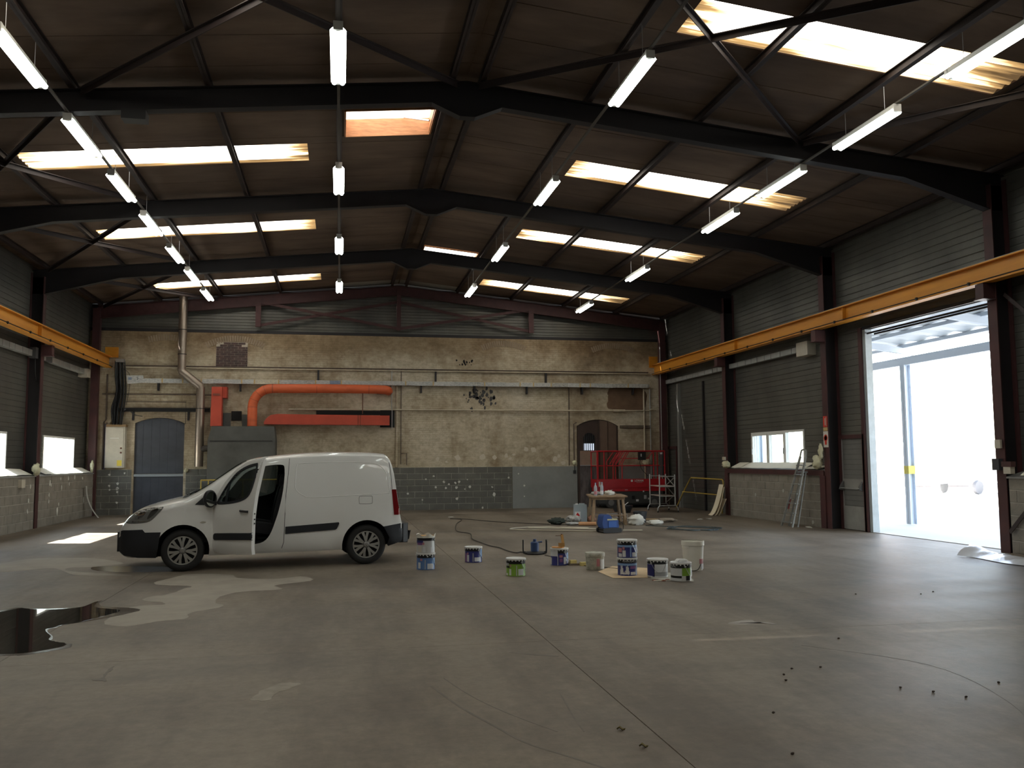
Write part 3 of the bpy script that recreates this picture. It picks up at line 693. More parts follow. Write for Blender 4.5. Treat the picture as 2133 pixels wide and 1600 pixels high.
# ---- vehicle door: pale jamb, track, chain
d4 = sempty('door_4', 'tall open vehicle doorway with pale jamb and roller track', 'door', (XW, 17.72, 0))
MB().box(-.02,.14,-.11,.0,0,4.55).build('jamb', mat('pale_jamb', (.36,.40,.42), .5, noise=.1), d4)
MB().box(-.06,.14,.0,.12,0,4.6).build('jamb_post', M_steel, d4)
MB().box(-.03,.12,-4.22,0,4.55,4.62).build('door_head', mat('dark_steel_and_shade', (.03,.025,.025)), d4)
for q in (.0, .06): MB().box(.03+q,.05+q,-4.22,-.1-q*3,4.44-q*.6,4.48-q*.6).build('roller_track', mat('dark_steel_and_shade', (.03,.025,.025)), d4)
MB().box(-.03,.14,-4.30,-4.20,0,4.6).build('jamb_post', M_steel, d4)
MB().tube([(-.05,-4.16,4.4),(-.06,-4.15,3.3),(-.05,-4.16,2.3)], .008, 5).tube([(-.05,-4.10,4.4),(-.05,-4.10,3.0)], .006, 5).build('chain', M_black, d4)
MB().box(-.02,.14,-4.2,-.11,-.02,.012).build('threshold', mat('pale_threshold', (.45,.44,.42), .6), d4)
# ---- far bay: closed sliding door gear
d5 = sempty('door_5', 'closed cladding-faced sliding door with upright posts near the end wall', 'door', (XW, 28.7, 0))
MB().box(-.10,.0,-.11,.05,0,4.30).build('post', mat('grey_post', (.20,.20,.19), .5), d5)
MB().box(-.08,.0,.07,.13,0,4.30).build('post', M_dsteel, d5)
MB().box(-.06,.0,-2.13,-2.05,0,4.20).build('post', M_dsteel, d5)
MB().box(-.05,.0,.36,1.10,2.03,2.12).build('door_frame', M_steel, d5)
MB().box(-.05,.0,.30,.36,0,2.12).build('door_frame', M_steel, d5)
# ---- near bay wall bracing and column gear
wb = thing('wall_brace', 'dark crossed steel braces low on the wall just past the open doorway', 'brace', (XF-.03, 13.15, 0))
MB().bar((0,0,.36),(0,-4.3,4.55),.07,.012,(1,0,0)).build('brace', M_brace, wb)
MB().bar((.15,0,4.50),(.15,-4.3,.8),.07,.012,(1,0,0)).build('brace', M_brace, wb)
sb = tag(MB().box(XF-.10,XF-.02,13.24,13.40,1.42,1.62).build('switch_box', mat('dark_box', (.05,.05,.06), .5)), 'dark control box on the column of the open doorway', 'switch box')
tag(MB().box(XF-.06,XF-.02,13.23,13.36,1.80,1.95).build('wall_plate', M_cream), 'small cream plate above the control box on the doorway column', 'plate')
so_ = thing('socket_box', 'red topped double socket box beside the doorway column', 'socket', (XF-.02, 13.05, 1.36)); MB().box(-.10,0,-.11,.11,.12,.21).build('cover', M_steel, so_); MB().box(-.09,0,-.08,.08,0,.12).build('socket', M_cream, so_)
tag(MB().box(XF-.06,XF-.018,24.32,24.5,1.62,1.72).build('wall_plate', M_cream), 'small cream plate on the column at the end of the block panel', 'plate')
# ---- safety signs on the column
sg = thing('safety_sign', 'red and white fire extinguisher sign on the column beside the exit door', 'sign', (XF-.004, 18.85, 2.03))
M_sred = mat('sign_red', (.55,.05,.03), .5); M_swht = mat('sign_white', (.62,.60,.55), .5); M_syel = mat('sign_sand', (.50,.36,.16), .5)
MB().box(-.006,0,-.09,.09,.36,.62).build('plate', M_sred, sg); MB().box(-.010,-.006,-.012,.012,.40,.57).box(-.010,-.006,-.055,-.045,.38,.60).build('pictogram', M_swht, sg)
MB().box(-.006,0,-.09,.09,.27,.35).build('plate', M_syel, sg)
MB().box(-.006,0,-.10,.10,-.12,.26).build('plate', M_swht, sg)
MB().lathe([(.085,0),(.085,.004),(.055,.004),(.055,0)], 24, (-.008,0,.10), 'x').build('ring', M_sred, sg); MB().box(-.011,-.006,-.04,.04,-.06,.03).build('bottle', M_sred, sg)
# ================================================================ papers and film on the sills
M_paper = mat('masking_paper', (.80,.77,.66), .8, noise=.04)
M_film = mat('masking_film', (.62,.60,.42), .45, noise=.12)
def sheet(lab, x0, x1, y0, y1, z0, z1, grp=None):
    rnd = random.Random(int(y0*100))
    def f(u, v):
        x = x0+(x1-x0)*v; b = .004*math.sin(u*7+y0*3)+rnd.uniform(-.0015,.0015)
        return (x+.012*math.sin(u*5+y0), y0+(y1-y0)*u, z0+(z1-z0)*v+.014+b+.012*v*v*math.sin(u*3.1))
    return tag(MB().grid(f, 10, 5).build('paper_sheet', M_paper, None, 60), lab, 'paper', grp)
for i, (a, b, w_) in enumerate(((23.4,24.05,'furthest'), (22.1,23.45,'second furthest'), (21.0,22.15,'under the middle of the window'), (19.9,21.05,'under the ladder'), (19.15,19.95,'against the sign column'))):
    sheet('cream masking paper on the ledge above the block panel, '+w_, XF-.02, XW-.05, a, b, 1.385, 1.53-(.08 if i > 3 else 0))
for a, b, w_ in ((21.0,22.4,'cut by the picture edge'), (22.3,23.9,'beside the column'), (24.9,26.4,'nearest the column'), (26.2,27.7,'under the sunny window'), (27.5,29.2,'towards the corner')):
    sheet('white masking paper on the left wall ledge, '+w_, LF+.02, LW+.05, a, b, 1.355, 1.50)
sheet('white masking paper on the ledge just past the open doorway', XF-.02, XW-.05, 11.6, 12.85, 1.325, 1.56)
def crumple(lab, c, r, seed, m=M_film, n=9, name='crumpled_film', cat='film'):
    rn = random.Random(seed); mb = MB()
    k = [[rn.uniform(.62,1.15) for _ in range(n+1)] for _ in range(2*n+1)]
    for row in k: row[0] = row[-1] = 1
    k[-1] = k[0]
    def f(u, v):
        i, j = int(round(u*2*n)), int(round(v*n)); q = k[i][j]
        return (c[0]+r[0]*q*math.cos(2*math.pi*u)*math.sin(math.pi*v), c[1]+r[1]*q*math.sin(2*math.pi*u)*math.sin(math.pi*v), max(c[2]-r[2]*.98, c[2]-r[2]*q*math.cos(math.pi*v)))
    return tag(mb.grid(f, 2*n, n).build(name, m, None, 75), lab, cat)
crumple('crumpled yellowish film by the exit door sign column', (XF-.04,19.2,1.56), (.10,.20,.17), 3)
crumple('tall crumpled yellowish film taped up the sign column', (XF-.07,19.0,1.80), (.045,.09,.20), 8)
crumple('crumpled yellowish film at the far end of the right ledge', (XF-.10,24.15,1.49), (.09,.22,.11), 4)
crumple('crumpled yellow film hanging at the column between the left windows', (LF+.06,24.05,1.50), (.09,.20,.16), 5)
crumple('pale film curled up at the end wall end of the left ledge', (LF+.06,29.1,1.55), (.05,.10,.19), 6)
tag(MB().box(LF-.02,LF+.06,23.05,23.30,1.06,1.26).build('wall_box', M_cream, None), 'cream box low on the left block wall below the ledge', 'wall box')
# ================================================================ end-wall fittings
Yw = YD
fl = thing('flue_pipe', 'tall steel flue pipe with an offset bend on the end wall', 'pipe', (-5.06, 29.55, 0))
M_flue = mat('flue_steel', (.34,.28,.23), .38, .85, noise=.2, nscale=2, stretch=(1,1,.3))
MB().cyl((0,0,4.62),(0,0,7.12),.13,n=24).build('upper_pipe', M_flue, fl, 40)
MB().tube([(0,0,4.70),(.02,0,4.58),(.58,0,4.12),(.60,0,4.0)], .135, 24).build('offset_bend', M_flue, fl, 50)
MB().cyl((.60,0,1.52),(.60,0,4.08),.135,n=24).build('lower_pipe', M_flue, fl, 40)
MB().tube([(.62,0,2.06),(.78,-.05,2.10),(.92,-.05,2.10)], .10, 16).build('inlet_spigot', mat('soot', (.06,.055,.05), .5, .5), fl, 50)
for z in (5.15, 5.95): MB().cyl((0,0,z-.012),(0,0,z+.012),.138,n=24).build('band', M_dsteel, fl)
MB().cyl((.6,0,3.38),(.6,0,3.40),.142,n=24).build('band', M_dsteel, fl)
fb = thing('furnace_cabinet', 'dark grey steel furnace cabinet behind the white van', 'cabinet', (-3.08, 29.35, 0))
M_fgrey = mat('furnace_grey', (.085,.086,.080), .55, noise=.22, nscale=1.5)
MB().prism([(-1.05,0),(1.03,0),(1.03,2.35),(.98,2.80),(-.93,2.80),(-1.05,2.35)], -.35, .42).build('body', M_fgrey, fb)
MB().box(-.98,.94,-.37,-.35,2.32,2.34).build('seam', M_dsteel, fb); MB().box(-.98,.96,-.365,-.35,.1,2.28).build('front_panel', M_fgrey, fb)
M_org = mat('duct_orange', (.62,.125,.045), .5, noise=.16, nscale=1.5, stretch=(1,1,3))
M_dred = mat('duct_red', (.46,.065,.035), .5, noise=.14, nscale=2)
dk = thing('square_duct', 'orange-red square upright duct elbowing into the end wall', 'duct', (-3.94, 29.5, 2.82))
MB().prism([(-.17,0),(.17,0),(.17,1.26),(-.15,1.26)], -.16, .16).build('riser', M_dred, dk); MB().box(-.15,.30,-.02,.36,.92,1.28).build('elbow', M_dred, dk)
MB().box(-.11,.11,-.17,-.16,.98,1.05).build('maker_plate', mat('duct_text', (.22,.06,.04), .6), dk)
rd = thing('round_duct', 'orange round duct sweeping up and along the end wall above the van', 'duct', (-2.83, 29.5, 2.82))
path = [(0,0,0),(0,0,.62)]+[(.62-.62*math.cos(a), 0, .62+.62*math.sin(a)) for a in [math.pi/2*k/7 for k in range(1, 8)]]
MB().cyl((0,0,0),(0,0,.66),.155,n=24).build('riser', M_org, rd, 40)
MB().tube([Vector(p) for p in path[1:]], .152, 24).build('bend', M_org, rd, 50)
MB().tube([(.62,0,1.24),(2.4,0,1.255),(4.05,0,1.245),(4.30,.05,1.235),(4.40,.20,1.225),(4.42,.36,1.22)], .148, 24).build('run', M_org, rd, 50)
M_bands = mat('duct_seam', (.30,.07,.03), .5)
for a in (0, .25, .5, .75, 1):
    an = math.pi/2*a; c = Vector((.62-.62*math.cos(an),0,.62+.62*math.sin(an))); tdir = Vector((math.sin(an),0,math.cos(an)))
    MB().cyl(c-tdir*.006, c+tdir*.006, .157, n=24).build('seam_band', M_bands, rd)
for x in (.64, 2.05, 3.75): MB().cyl((x-.008,0,1.243),(x+.008,0,1.243),.153,n=24).build('seam_band', M_bands, rd)
MB().cyl((3.55,-.02,.42),(3.55,-.02,1.12),.016,n=8).build('support_rod', mat('rust', (.13,.05,.03), .7), rd)
rc = thing('flat_duct', 'long flat red rectangular duct on the end wall above the van', 'duct', (-2.45, 29.55, 2.88))
MB().prism([(0,0),(4.06,-.02),(4.06,.30),(1.0,.33),(.42,.34),(.20,.30),(.06,.18),(0,.08)], -.17, .17).build('body', M_dred, rc)
for x in (3.02, 3.10): MB().box(x-.008,x+.008,-.18,.18,-.03,.32).build('flange', mat('rust', (.13,.05,.03)), rc)
M_soot = mat('soot_black', (.012,.012,.012), .9)
tag(MB().box(1.32,1.80,Yw-.06,Yw-.005,2.80,3.42).build('wall_opening', M_soot), 'black sooty wall opening at the end of the flat red duct', 'wall opening')
tag(MB().box(1.20,1.72,Yw-.05,Yw-.005,3.93,4.14).build('wall_opening', M_soot), 'black wall opening at the end of the round orange duct', 'wall opening')
tag(MB().box(-.8,1.5,Yw-.05,Yw-.005,3.22,3.36).build('sooty_ledge', M_soot), 'sooty ledge above the flat red duct', 'ledge')
vn = thing('wall_vent', 'square black vent opening above the furnace cabinet', 'vent', (-3.36, Yw-.01, 3.02)); MB().box(-.16,.16,-.04,0,0,.31).build('opening', M_soot, vn)
MB().box(-.42,-.18,-.03,0,-.2,.25).build('side_board', M_fgrey, vn); MB().box(.18,.42,-.03,0,-.2,.2).build('side_board', M_fgrey, vn)
# electrical cabinet and cables
ec = thing('electrical_cabinet', 'cream electrical cabinet with yellow sticker on the end wall', 'cabinet', (-7.0, 29.72, 1.5))
MB().box(-.31,.27,-.10,.13,0,1.30).build('case', M_cream, ec); dr = MB().box(-.28,.23,-.125,-.10,.03,1.27).build('door', M_cream, ec)
for z in (.62, .48): MB().cyl((.17,-.125,z),(.17,-.15,z),.028,n=12).build('lock', mat('rust', (.13,.05,.03)), dr)
MB().box(.06,.20,-.129,-.125,.06,.24).build('sticker', mat('sticker_yellow', (.72,.56,.06), .5), dr); MB().box(-.17,.10,-.128,-.125,.93,.945).build('label_strip', M_pvc, dr)
MB().box(-.29,.30,-.16,.13,1.30,1.37).build('top_plate', mat('rusty_top', (.22,.14,.07), .8), ec)
cb = thing('cable_bundle', 'thick bundle of black cables dropping to the electrical cabinet', 'cables', (-7.0, 29.72, 2.9))
rn = random.Random(4)
for i in range(16):
    a = rn.uniform(-.15,.15); b = rn.uniform(-.05,.08)
    MB().tube(spline([(a*.9,b,-.03),(a*1.2+rn.uniform(-.03,.03),b,.5),(a+.06+rn.uniform(-.05,.05),b,1.0),(a*1.1+.05,b,1.5),(a+.02,b+.02,2.02)], 5), rn.uniform(.018,.034), 6).build('cable', M_black, cb, 60)
MB().tube(spline([(.12,-.03,.35),(.35,-.02,.42),(.5,0,.30),(.75,0,.24)], 6), .014, 6).build('cable', M_black, cb, 60)
MB().tube(spline([(.15,-.03,1.75),(.32,-.02,1.6),(.34,0,1.2),(.25,0,.6)], 6), .008, 6).build('cable', M_black, cb, 60)
MB().box(-.10,.16,-.05,.06,1.98,2.08).build('terminal', M_galv, cb)
# pipes
M_pipel = mat('pale_pipe', (.50,.44,.33), .6, noise=.15); M_piped = mat('dark_pipe', (.09,.065,.05), .6, noise=.2)
def pipe(lab, pts, r, m, grp='pipes on the end wall', clips=()):
    t = thing('wall_pipe', lab, 'pipe', pts[0], 0, grp); o = Vector(pts[0])
    MB().tube([Vector(p)-o for p in pts], r, 10).build('pipe', m, t, 40)
    for c in clips: MB().box(*[q for k in range(3) for q in (c[k]-o[k]-(.012,.02,.02)[k], c[k]-o[k]+(.012,.06,.02)[k])]).build('clip', M_dsteel, t)
pipe('long dark pipe across the end wall above the newspapered trunking', [(-7.0,Yw-.07,4.785),(1.6,Yw-.07,4.785),(10.9,Yw-.07,4.79)], .022, M_piped, clips=[(x,Yw-.07,4.785) for x in (-5,-2,1,4,7,10)])
pipe('long pale pipe just below the dark pipe across the end wall', [(-7.0,Yw-.06,4.735),(10.9,Yw-.06,4.74)], .02, M_pipel)
pipe('pale horizontal pipe across the end wall at duct height', [(-1.7,Yw-.06,3.40),(8.9,Yw-.06,3.40),(10.9,Yw-.06,3.41),(11.0,Yw-.06,3.46),(11.2,Yw-.06,3.46)], .026, M_pipel)
pipe('thick pale sleeve on the horizontal pipe near the corner', [(9.55,Yw-.07,3.40),(10.0,Yw-.07,3.40)], .05, M_pipel)
pipe('upright pipe crossing the end of the flat red duct', [(1.70,Yw-.33,2.74),(1.70,Yw-.33,3.35),(1.70,Yw-.06,3.5),(1.70,Yw-.06,4.75)], .014, M_galv)
pipe('thin dark upright pipe beside the duct ends', [(2.02,Yw-.05,1.55),(2.02,Yw-.05,4.78)], .014, M_piped)
pipe('short hooked pipe low on the end wall behind the van', [(2.02,Yw-.06,1.92),(2.22,Yw-.06,1.92),(2.22,Yw-.06,1.52)], .014, M_piped)
pipe('pale upright batten beside the duct ends', [(1.88,Yw-.02,1.45),(1.88,Yw-.02,4.2)], .05, M_plaster)
pipe('rusty upright pipe beside the brown double door', [(7.92,Yw-.05,1.47),(7.94,Yw-.05,4.22)], .018, M_piped)
pipe('hooked conduit at the brown double door', [(8.10,Yw-.06,1.62),(8.10,Yw-.06,2.93),(8.20,Yw-.06,2.98)], .018, M_piped)
pipe('dark double bar from the brown door arch to the corner', [(9.8,Yw-.06,2.86),(10.95,Yw-.06,2.86)], .02, M_piped)
pipe('second dark bar under the one from the brown door arch', [(9.8,Yw-.06,2.80),(10.95,Yw-.06,2.80)], .02, M_piped)
pipe('pale upright pipe in the end wall corner', [(10.72,Yw-.06,.9),(10.72,Yw-.06,4.2)], .03, M_pipel)
pipe('grey upright conduit in the end wall corner', [(10.95,Yw-.06,.9),(10.95,Yw-.06,4.2)], .018, M_galv)
pipe('shiny upright conduit on the corner column', [(XF-.05,29.5,.9),(XF-.05,29.5,5.7)], .014, M_galv)
pipe('dark upright pipe left of the electrical cabinet', [(-7.42,Yw-.06,1.45),(-7.42,Yw-.06,2.95),(-7.36,Yw-.06,3.05),(-7.36,Yw-.06,4.5)], .022, M_piped)
pipe('blue-grey upright pipe left of the electrical cabinet', [(-7.36,Yw-.07,1.45),(-7.36,Yw-.07,2.9)], .024, mat('blue_pipe', (.09,.085,.13), .5))
pipe('rusty horizontal pipe over the blue arched door', [(-7.5,Yw-.05,3.86),(-3.9,Yw-.05,3.86)], .02, M_piped)
pipe('thin bracket bar over the blue arched door', [(-6.8,Yw-.04,3.62),(-4.95,Yw-.04,3.62),(-4.95,Yw-.04,2.9)], .012, M_piped)
tag(MB().box(-6.98,-4.2,Yw-.10,Yw-.005,3.30,3.42).build('lintel_beam', M_soot), 'sooty lintel beam above the blue arched door', 'beam')
for x in (-6.55, -4.86): tag(MB().box(x-.03,x+.03,Yw-.06,Yw-.005,3.02,3.32).build('iron_bracket', M_dsteel), 'dark iron bracket at the %s of the lintel beam' % ('cabinet end' if x < -6 else 'flue end'), 'bracket')
# switch box at the doors
crumple('pale film wrapped round a switch by the brown double door', (8.10,Yw-.10,1.56), (.09,.07,.09), 11)
tag(MB().box(8.06,8.16,Yw-.08,Yw-.05,1.18,1.30).cyl((8.11,Yw-.06,1.3),(8.11,Yw-.06,1.46),.012,n=6).build('hanging_plug', M_black), 'black plug hanging below the wrapped switch', 'plug')
crumple('pale film wrapped round a switch beside the blue arched door', (-4.88,Yw-.08,1.40), (.07,.06,.07), 12)
# newspapered trunking
np_ = thing('papered_trunking', 'cable trunking masked with newspaper running along the end wall', 'cable trunking', (-6.3, Yw-.10, 4.23))
MB().box(.05,17.2,-.06,.09,.012,.125).build('channel', M_trunk, np_)
M_news = []
for i, (c, c2) in enumerate((((.60,.60,.57),(.46,.47,.47)), ((.55,.55,.52),(.40,.42,.44)), ((.62,.58,.42),(.52,.50,.44)), ((.60,.42,.38),(.52,.26,.22)), ((.30,.36,.48),(.20,.25,.36)), ((.58,.57,.53),(.30,.30,.30)))):
    M_news.append(mat('newsprint_%d' % i, c, .8, col2=tuple(q*.72 for q in c2), nscale=13, stretch=(1,1,2.2)))
x = 0; rn = random.Random(9); i = 0
while x < 17.1:
    w_ = rn.uniform(.35,.95); e = min(x+w_, 17.22); t_ = rn.uniform(-.008,.008)
    m_ = M_news[rn.choice((0,0,0,1,1,1,2,5,5,3 if 2 < x < 4 else 0,4 if 5 < x < 8 else 1))]
    MB().prism([(x+.004,-.004+t_),(e-.004,-.004-t_+rn.uniform(-.012,.004)),(e-.004,.135-t_),(x+.004,.135+t_)], -.075-rn.uniform(0,.01), -.061).build('newspaper_sheet', m_, np_)
    if rn.random() < .5: MB().box(e-.02,e+.02,-.09,-.076,-.005,.14).build('tape_strip', M_syel, np_)
    x = e
pa = MB().prism([(-.42,-.05),(.06,.0),(.05,.23),(-.46,.22)], -.09, -.075).build('newspaper_sheet', M_news[0], np_)
MB().prism([(-.40,.08),(-.30,.09),(-.30,.17),(-.40,.17)], -.095, -.09).build('printed_block', M_news[4], pa)
tm = mobj('printed_number', text_mesh('2', .11, .001), M_black, pa, None, False, (-.12,-.096,.12), (math.pi/2,0,0))
for px_, w_ in ((-5.8,'above the blue arched door'), (-3.25,'above the furnace cabinet'), (2.7,'just past the end of the round duct'), (4.55,'beside the dark peeled patch'), (6.4,'midway between peeled patch and brown door'), (8.4,'above the brown double door'), (10.3,'over the brown wall stain')): tag(MB().box(px_-.025,px_+.025,Yw-.16,Yw-.005,3.98,4.235).build('iron_bracket', M_dsteel), 'iron bracket under the newspapered trunking '+w_, 'bracket', 'trunking brackets')
for px_, w_ in ((-.75,'over the round duct'), (3.2,'left of the peeled patch'), (7.1,'nearest the brown door')): tag(MB().box(px_-.03,px_+.03,Yw-.10,Yw-.005,4.37,4.72).build('iron_strap', M_dsteel), 'iron strap from long pipes to newspapered trunking '+w_, 'bracket', 'trunking straps')
def wob_(poly, amp, seed, n=5):
    rn = random.Random(seed); return [(p.x+rn.uniform(-amp,amp), p.y+rn.uniform(-amp,amp)) for p in spline([(a, b, 0) for a, b in poly], n, True)]
# exposed bricks, chips and stains: pieces of the wall
M_brick = mat('sooty_brick', (.095,.055,.05), .85, col2=(.045,.033,.032), nscale=6)
M_brickm = mat('pale_mortar', (.42,.37,.30), .9, noise=.2)
MB().box(-4.05,-3.05,Yw-.012,Yw,4.80,5.62).build('mortar_bed', M_brickm, wall_back)
bm_ = {}
for r in range(11):
    z0 = 4.81+r*.0735; s = -4.05-(.115 if r % 2 else 0)
    for c in range(5):
        a, b = max(s+c*.232, -4.05)+.006, min(s+(c+1)*.232, -3.05)-.006
        if b-a < .05 or (r > 8 and (c in (0, 4))): continue
        key = round(b-a, 3)
        if key not in bm_:
            me = MB().box(0,key,-.008,.012,0,.062).mesh('brick'); fix(me); me.materials.append(M_brick); bm_[key] = me
        link('brick', bm_[key], wall_back, (a, Yw-.014, z0))
me = MB().box(-.027,.027,-.008,.012,0,.20).mesh('brick'); fix(me); me.materials.append(mat('brown_brick', (.30,.235,.165), .85, col2=(.22,.17,.12), nscale=5))
for cx, n_ in ((-3.45, 25), (-5.6, 15), (9.6, 21), (5.6, 21)):
    for i in range(n_):
        a = (i-(n_-1)/2)*.042
        link('brick', me, wall_back, (cx+1.75*math.sin(a), Yw-.006, 3.85+1.75*math.cos(a)+(.05 if cx > 0 else .04)), (0, a, 0))
def flake(parent, x, z, r, m, seed, y=Yw-.047, name='paint_chip', asp=1.):
    rn = random.Random(seed); n_ = 9
    poly = [(x+r*asp*rn.uniform(.55,1.15)*math.cos(2*math.pi*i/n_), z+r*rn.uniform(.55,1.15)*math.sin(2*math.pi*i/n_)) for i in range(n_)]
    MB().prism(poly, y-.004, y+.006).build(name, m, parent)
M_chip = mat('chip_white', (.66,.65,.60), .8)
f6 = lambda X, Y_: (1.93+(829-829)+ (X/5.079+820-829)/364*6.13, 1.44-(Y_-220)/435*1.44)
for i, (X, Y_, r) in enumerate(((410,310,.05),(330,342,.05),(515,370,.06),(568,395,.055),(635,382,.06),(675,373,.06),(430,425,.06),(535,433,.07),(648,430,.085),(733,448,.045),(785,425,.075),(145,487,.06),(295,552,.04),(652,545,.08),(760,350,.04),(1020,430,.05),(1040,505,.10),(1195,333,.055),(920,640,.06),(1300,295,.04),(1362,420,.05),(1362,532,.04))):
    x, z = f6(X, Y_); flake(wall_back, x, z, r*.72, M_chip, i, Yw-.048 if x < 5.88 else Yw-.053)
for i, (X, Y_, r) in enumerate(((660,122,.12),(925,118,.12),(1048,122,.10),(1175,105,.09),(1217,132,.07),(1465,40,.13),(1383,38,.09),(1700,140,.12),(1790,185,.10),(1745,110,.08),(450,135,.08),(545,165,.05),(1255,95,.06))):
    x, z = f6(X, Y_); flake(wall_back, x, z, r, mat('pale_patch', (.60,.55,.46), .85), 40+i, Yw-.001)
for i, (x, z, r) in enumerate(((-7.2,1.28,.05),(-7.2,.93,.05),(-7.18,.80,.04),(-6.95,1.0,.06),(-6.95,.86,.06),(-6.95,.73,.05),(-6.96,.40,.05),(-6.75,1.33,.04),(-6.97,.82,.06))): flake(wall_back, x, z, r*.8, M_chip, 80+i, Yw-.048)
M_flk = mat('dark_flake', (.075,.075,.075), .8)
rn = random.Random(21)
for i in range(46):
    x = rn.gauss(4.75,.30); z = 3.86+rn.gauss(0,.22)
    if z < 4.2: flake(wall_back, x, z, rn.uniform(.03,.10), M_flk, 120+i, Yw-.001, 'peeled_patch', .7)
for i in range(14): flake(wall_back, rn.gauss(4.2,.22), 4.98+abs(rn.gauss(0,.10)), rn.uniform(.02,.06), M_soot, 180+i, Yw-.001, 'peeled_patch', .8)
MB().prism(wob_([(9.45,3.46),(10.7,3.46),(10.72,4.2),(9.5,4.2),(9.42,3.9)], .03, 5, 6), Yw-.003, Yw+.01).build('stained_patch', mat('brown_stain', (.19,.12,.075), .9, col2=(.13,.08,.05), nscale=2.5), wall_back)
# chips on the left block wall
def flakel(y, z, r, seed):
    rn = random.Random(seed); MB().prism([(y+r*.6*rn.uniform(.5,1.2)*math.cos(2*math.pi*i/8), z+r*rn.uniform(.5,1.3)*math.sin(2*math.pi*i/8)) for i in range(8)], LF-.02, LF-.008, 'x').build('paint_chip', M_chip, wall_left)
for i, (y, z, r) in enumerate(((23.9,1.08,.06),(23.8,.72,.07),(23.75,.46,.06),(25.4,1.13,.10),(25.5,1.07,.06),(25.35,.80,.06),(25.35,.64,.06),(26.4,.98,.08),(26.1,.35,.13),(26.2,.52,.06),(27.0,1.22,.07),(26.3,1.22,.05),(27.6,1.25,.08),(27.1,1.06,.06),(28.6,.55,.12),(28.4,1.2,.06))): flakel(y, z, r, i)
for i, (y, z) in enumerate(((21.0,.82),(22.55,.66),(20.66,.63),(19.6,.1))): MB().prism([(y+.045*math.cos(2*math.pi*k/10), z+.05*math.sin(2*math.pi*k/10)) for k in range(10)], XF+.008, XF+.022, 'x').build('plaster_spot', mat('spot', (.46,.44,.41), .8), wall_right)
# ================================================================ outside, past the open doorway
M_yard = mat('yard_concrete', (.52,.51,.48), .85, noise=.08, nscale=.4)
struct(MB().box(XW+.1, 95, -60, 110, -.25, -.02).build('yard_ground', M_yard), 'bright concrete yard outside the open doorway', 'ground')
struct(MB().box(-90, LW-.1, -60, 110, -.25, -.02).build('yard_ground', M_yard), 'pale ground outside the left wall windows', 'ground')
struct(MB().box(LW-.1, XW+.1, 30.4, 110, -.25, -.02).build('yard_ground', M_yard), 'pale ground beyond the end wall', 'ground')
M_can = mat('canopy_blue', (.58,.64,.72), .5); M_cans = mat('canopy_sheet', (.78,.82,.84), .5)
cn = thing('canopy', 'pale blue steel canopy with corrugated roof outside the doorway', 'canopy', (14.05, 19.65, 0))
def zc_(x): return 4.66-.12*(x+14.05-13)
for y in (0, -8.0, 8.0):
    o = MB().box(-.09,.09,y-.006,y+.006,0,4.0).box(-.09,-.075,y-.09,y+.09,0,4.0).box(.075,.09,y-.09,y+.09,0,4.0)
    po = o.build('post', M_can, cn)
    MB().box(-.093,.093,y-.093,y+.093,1.25,1.45).build('yellow_band', mat('band_yellow', (.6,.5,.1), .6), po)
MB().box(-.07,.07,-14,10,3.99,4.19).build('edge_beam', M_can, cn)
for y in (0, -4.0, -8.0, 4.0): MB().prism([(-2.3,zc_(-2.3)-.26),(.25,zc_(.25)-.26),(.25,zc_(.25)-.1),(-2.3,zc_(-2.3)-.1)], y-.05, y+.05).build('rafter', M_can, cn)
for x in (-.04, -1.05, -2.05): MB().box(x-.04,x+.04,-14,10,zc_(x)-.11,zc_(x)-.03).build('purlin', M_can, cn)
nw = 120
MB().grid(lambda u, v: (-2.32+v*2.75, -14+24*u, zc_(-2.32+v*2.75)+.02*(1 if int(u*nw+.5) % 4 < 2 else -1)), nw, 1).build('roof_sheet', M_cans, cn)
M_ybrick = mat('yard_brick', (.55,.40,.35), .9, noise=.25, nscale=3)
bl = thing('brick_building', 'red brick building with grey door far across the yard', 'building', (34, 46, 0))
MB().box(-1.6,3.2,0,9,0,4.2).build('wall', M_ybrick, bl); MB().box(-1.3,-.5,-.05,0,.1,2.0).build('door', M_can, bl); MB().box(-1.62,3.3,-.5,0,2.3,2.6).build('canopy_slab', M_yard, bl); MB().box(-2,3.6,-.4,9.4,4.2,4.5).build('roof', M_yard, bl)
tr = thing('trailer', 'small grey trailer parked across the yard', 'trailer', (27.6, 34.8, 0), .3)
MB().box(-.4,3.0,-.2,1.5,.55,.95).build('body', M_cans, tr)
MB().bar((-1.8,.6,.5),(-.4,.6,.55),.1).build('drawbar', M_can, tr)
for y in (-.25, 1.5): MB().lathe([(.12,-.08),(.30,-.08),(.32,0),(.30,.08),(.12,.08)], 20, (.6,y,.32), 'y').build('wheel', mat('trailer_tyre', (.10,.10,.11), .7), tr)
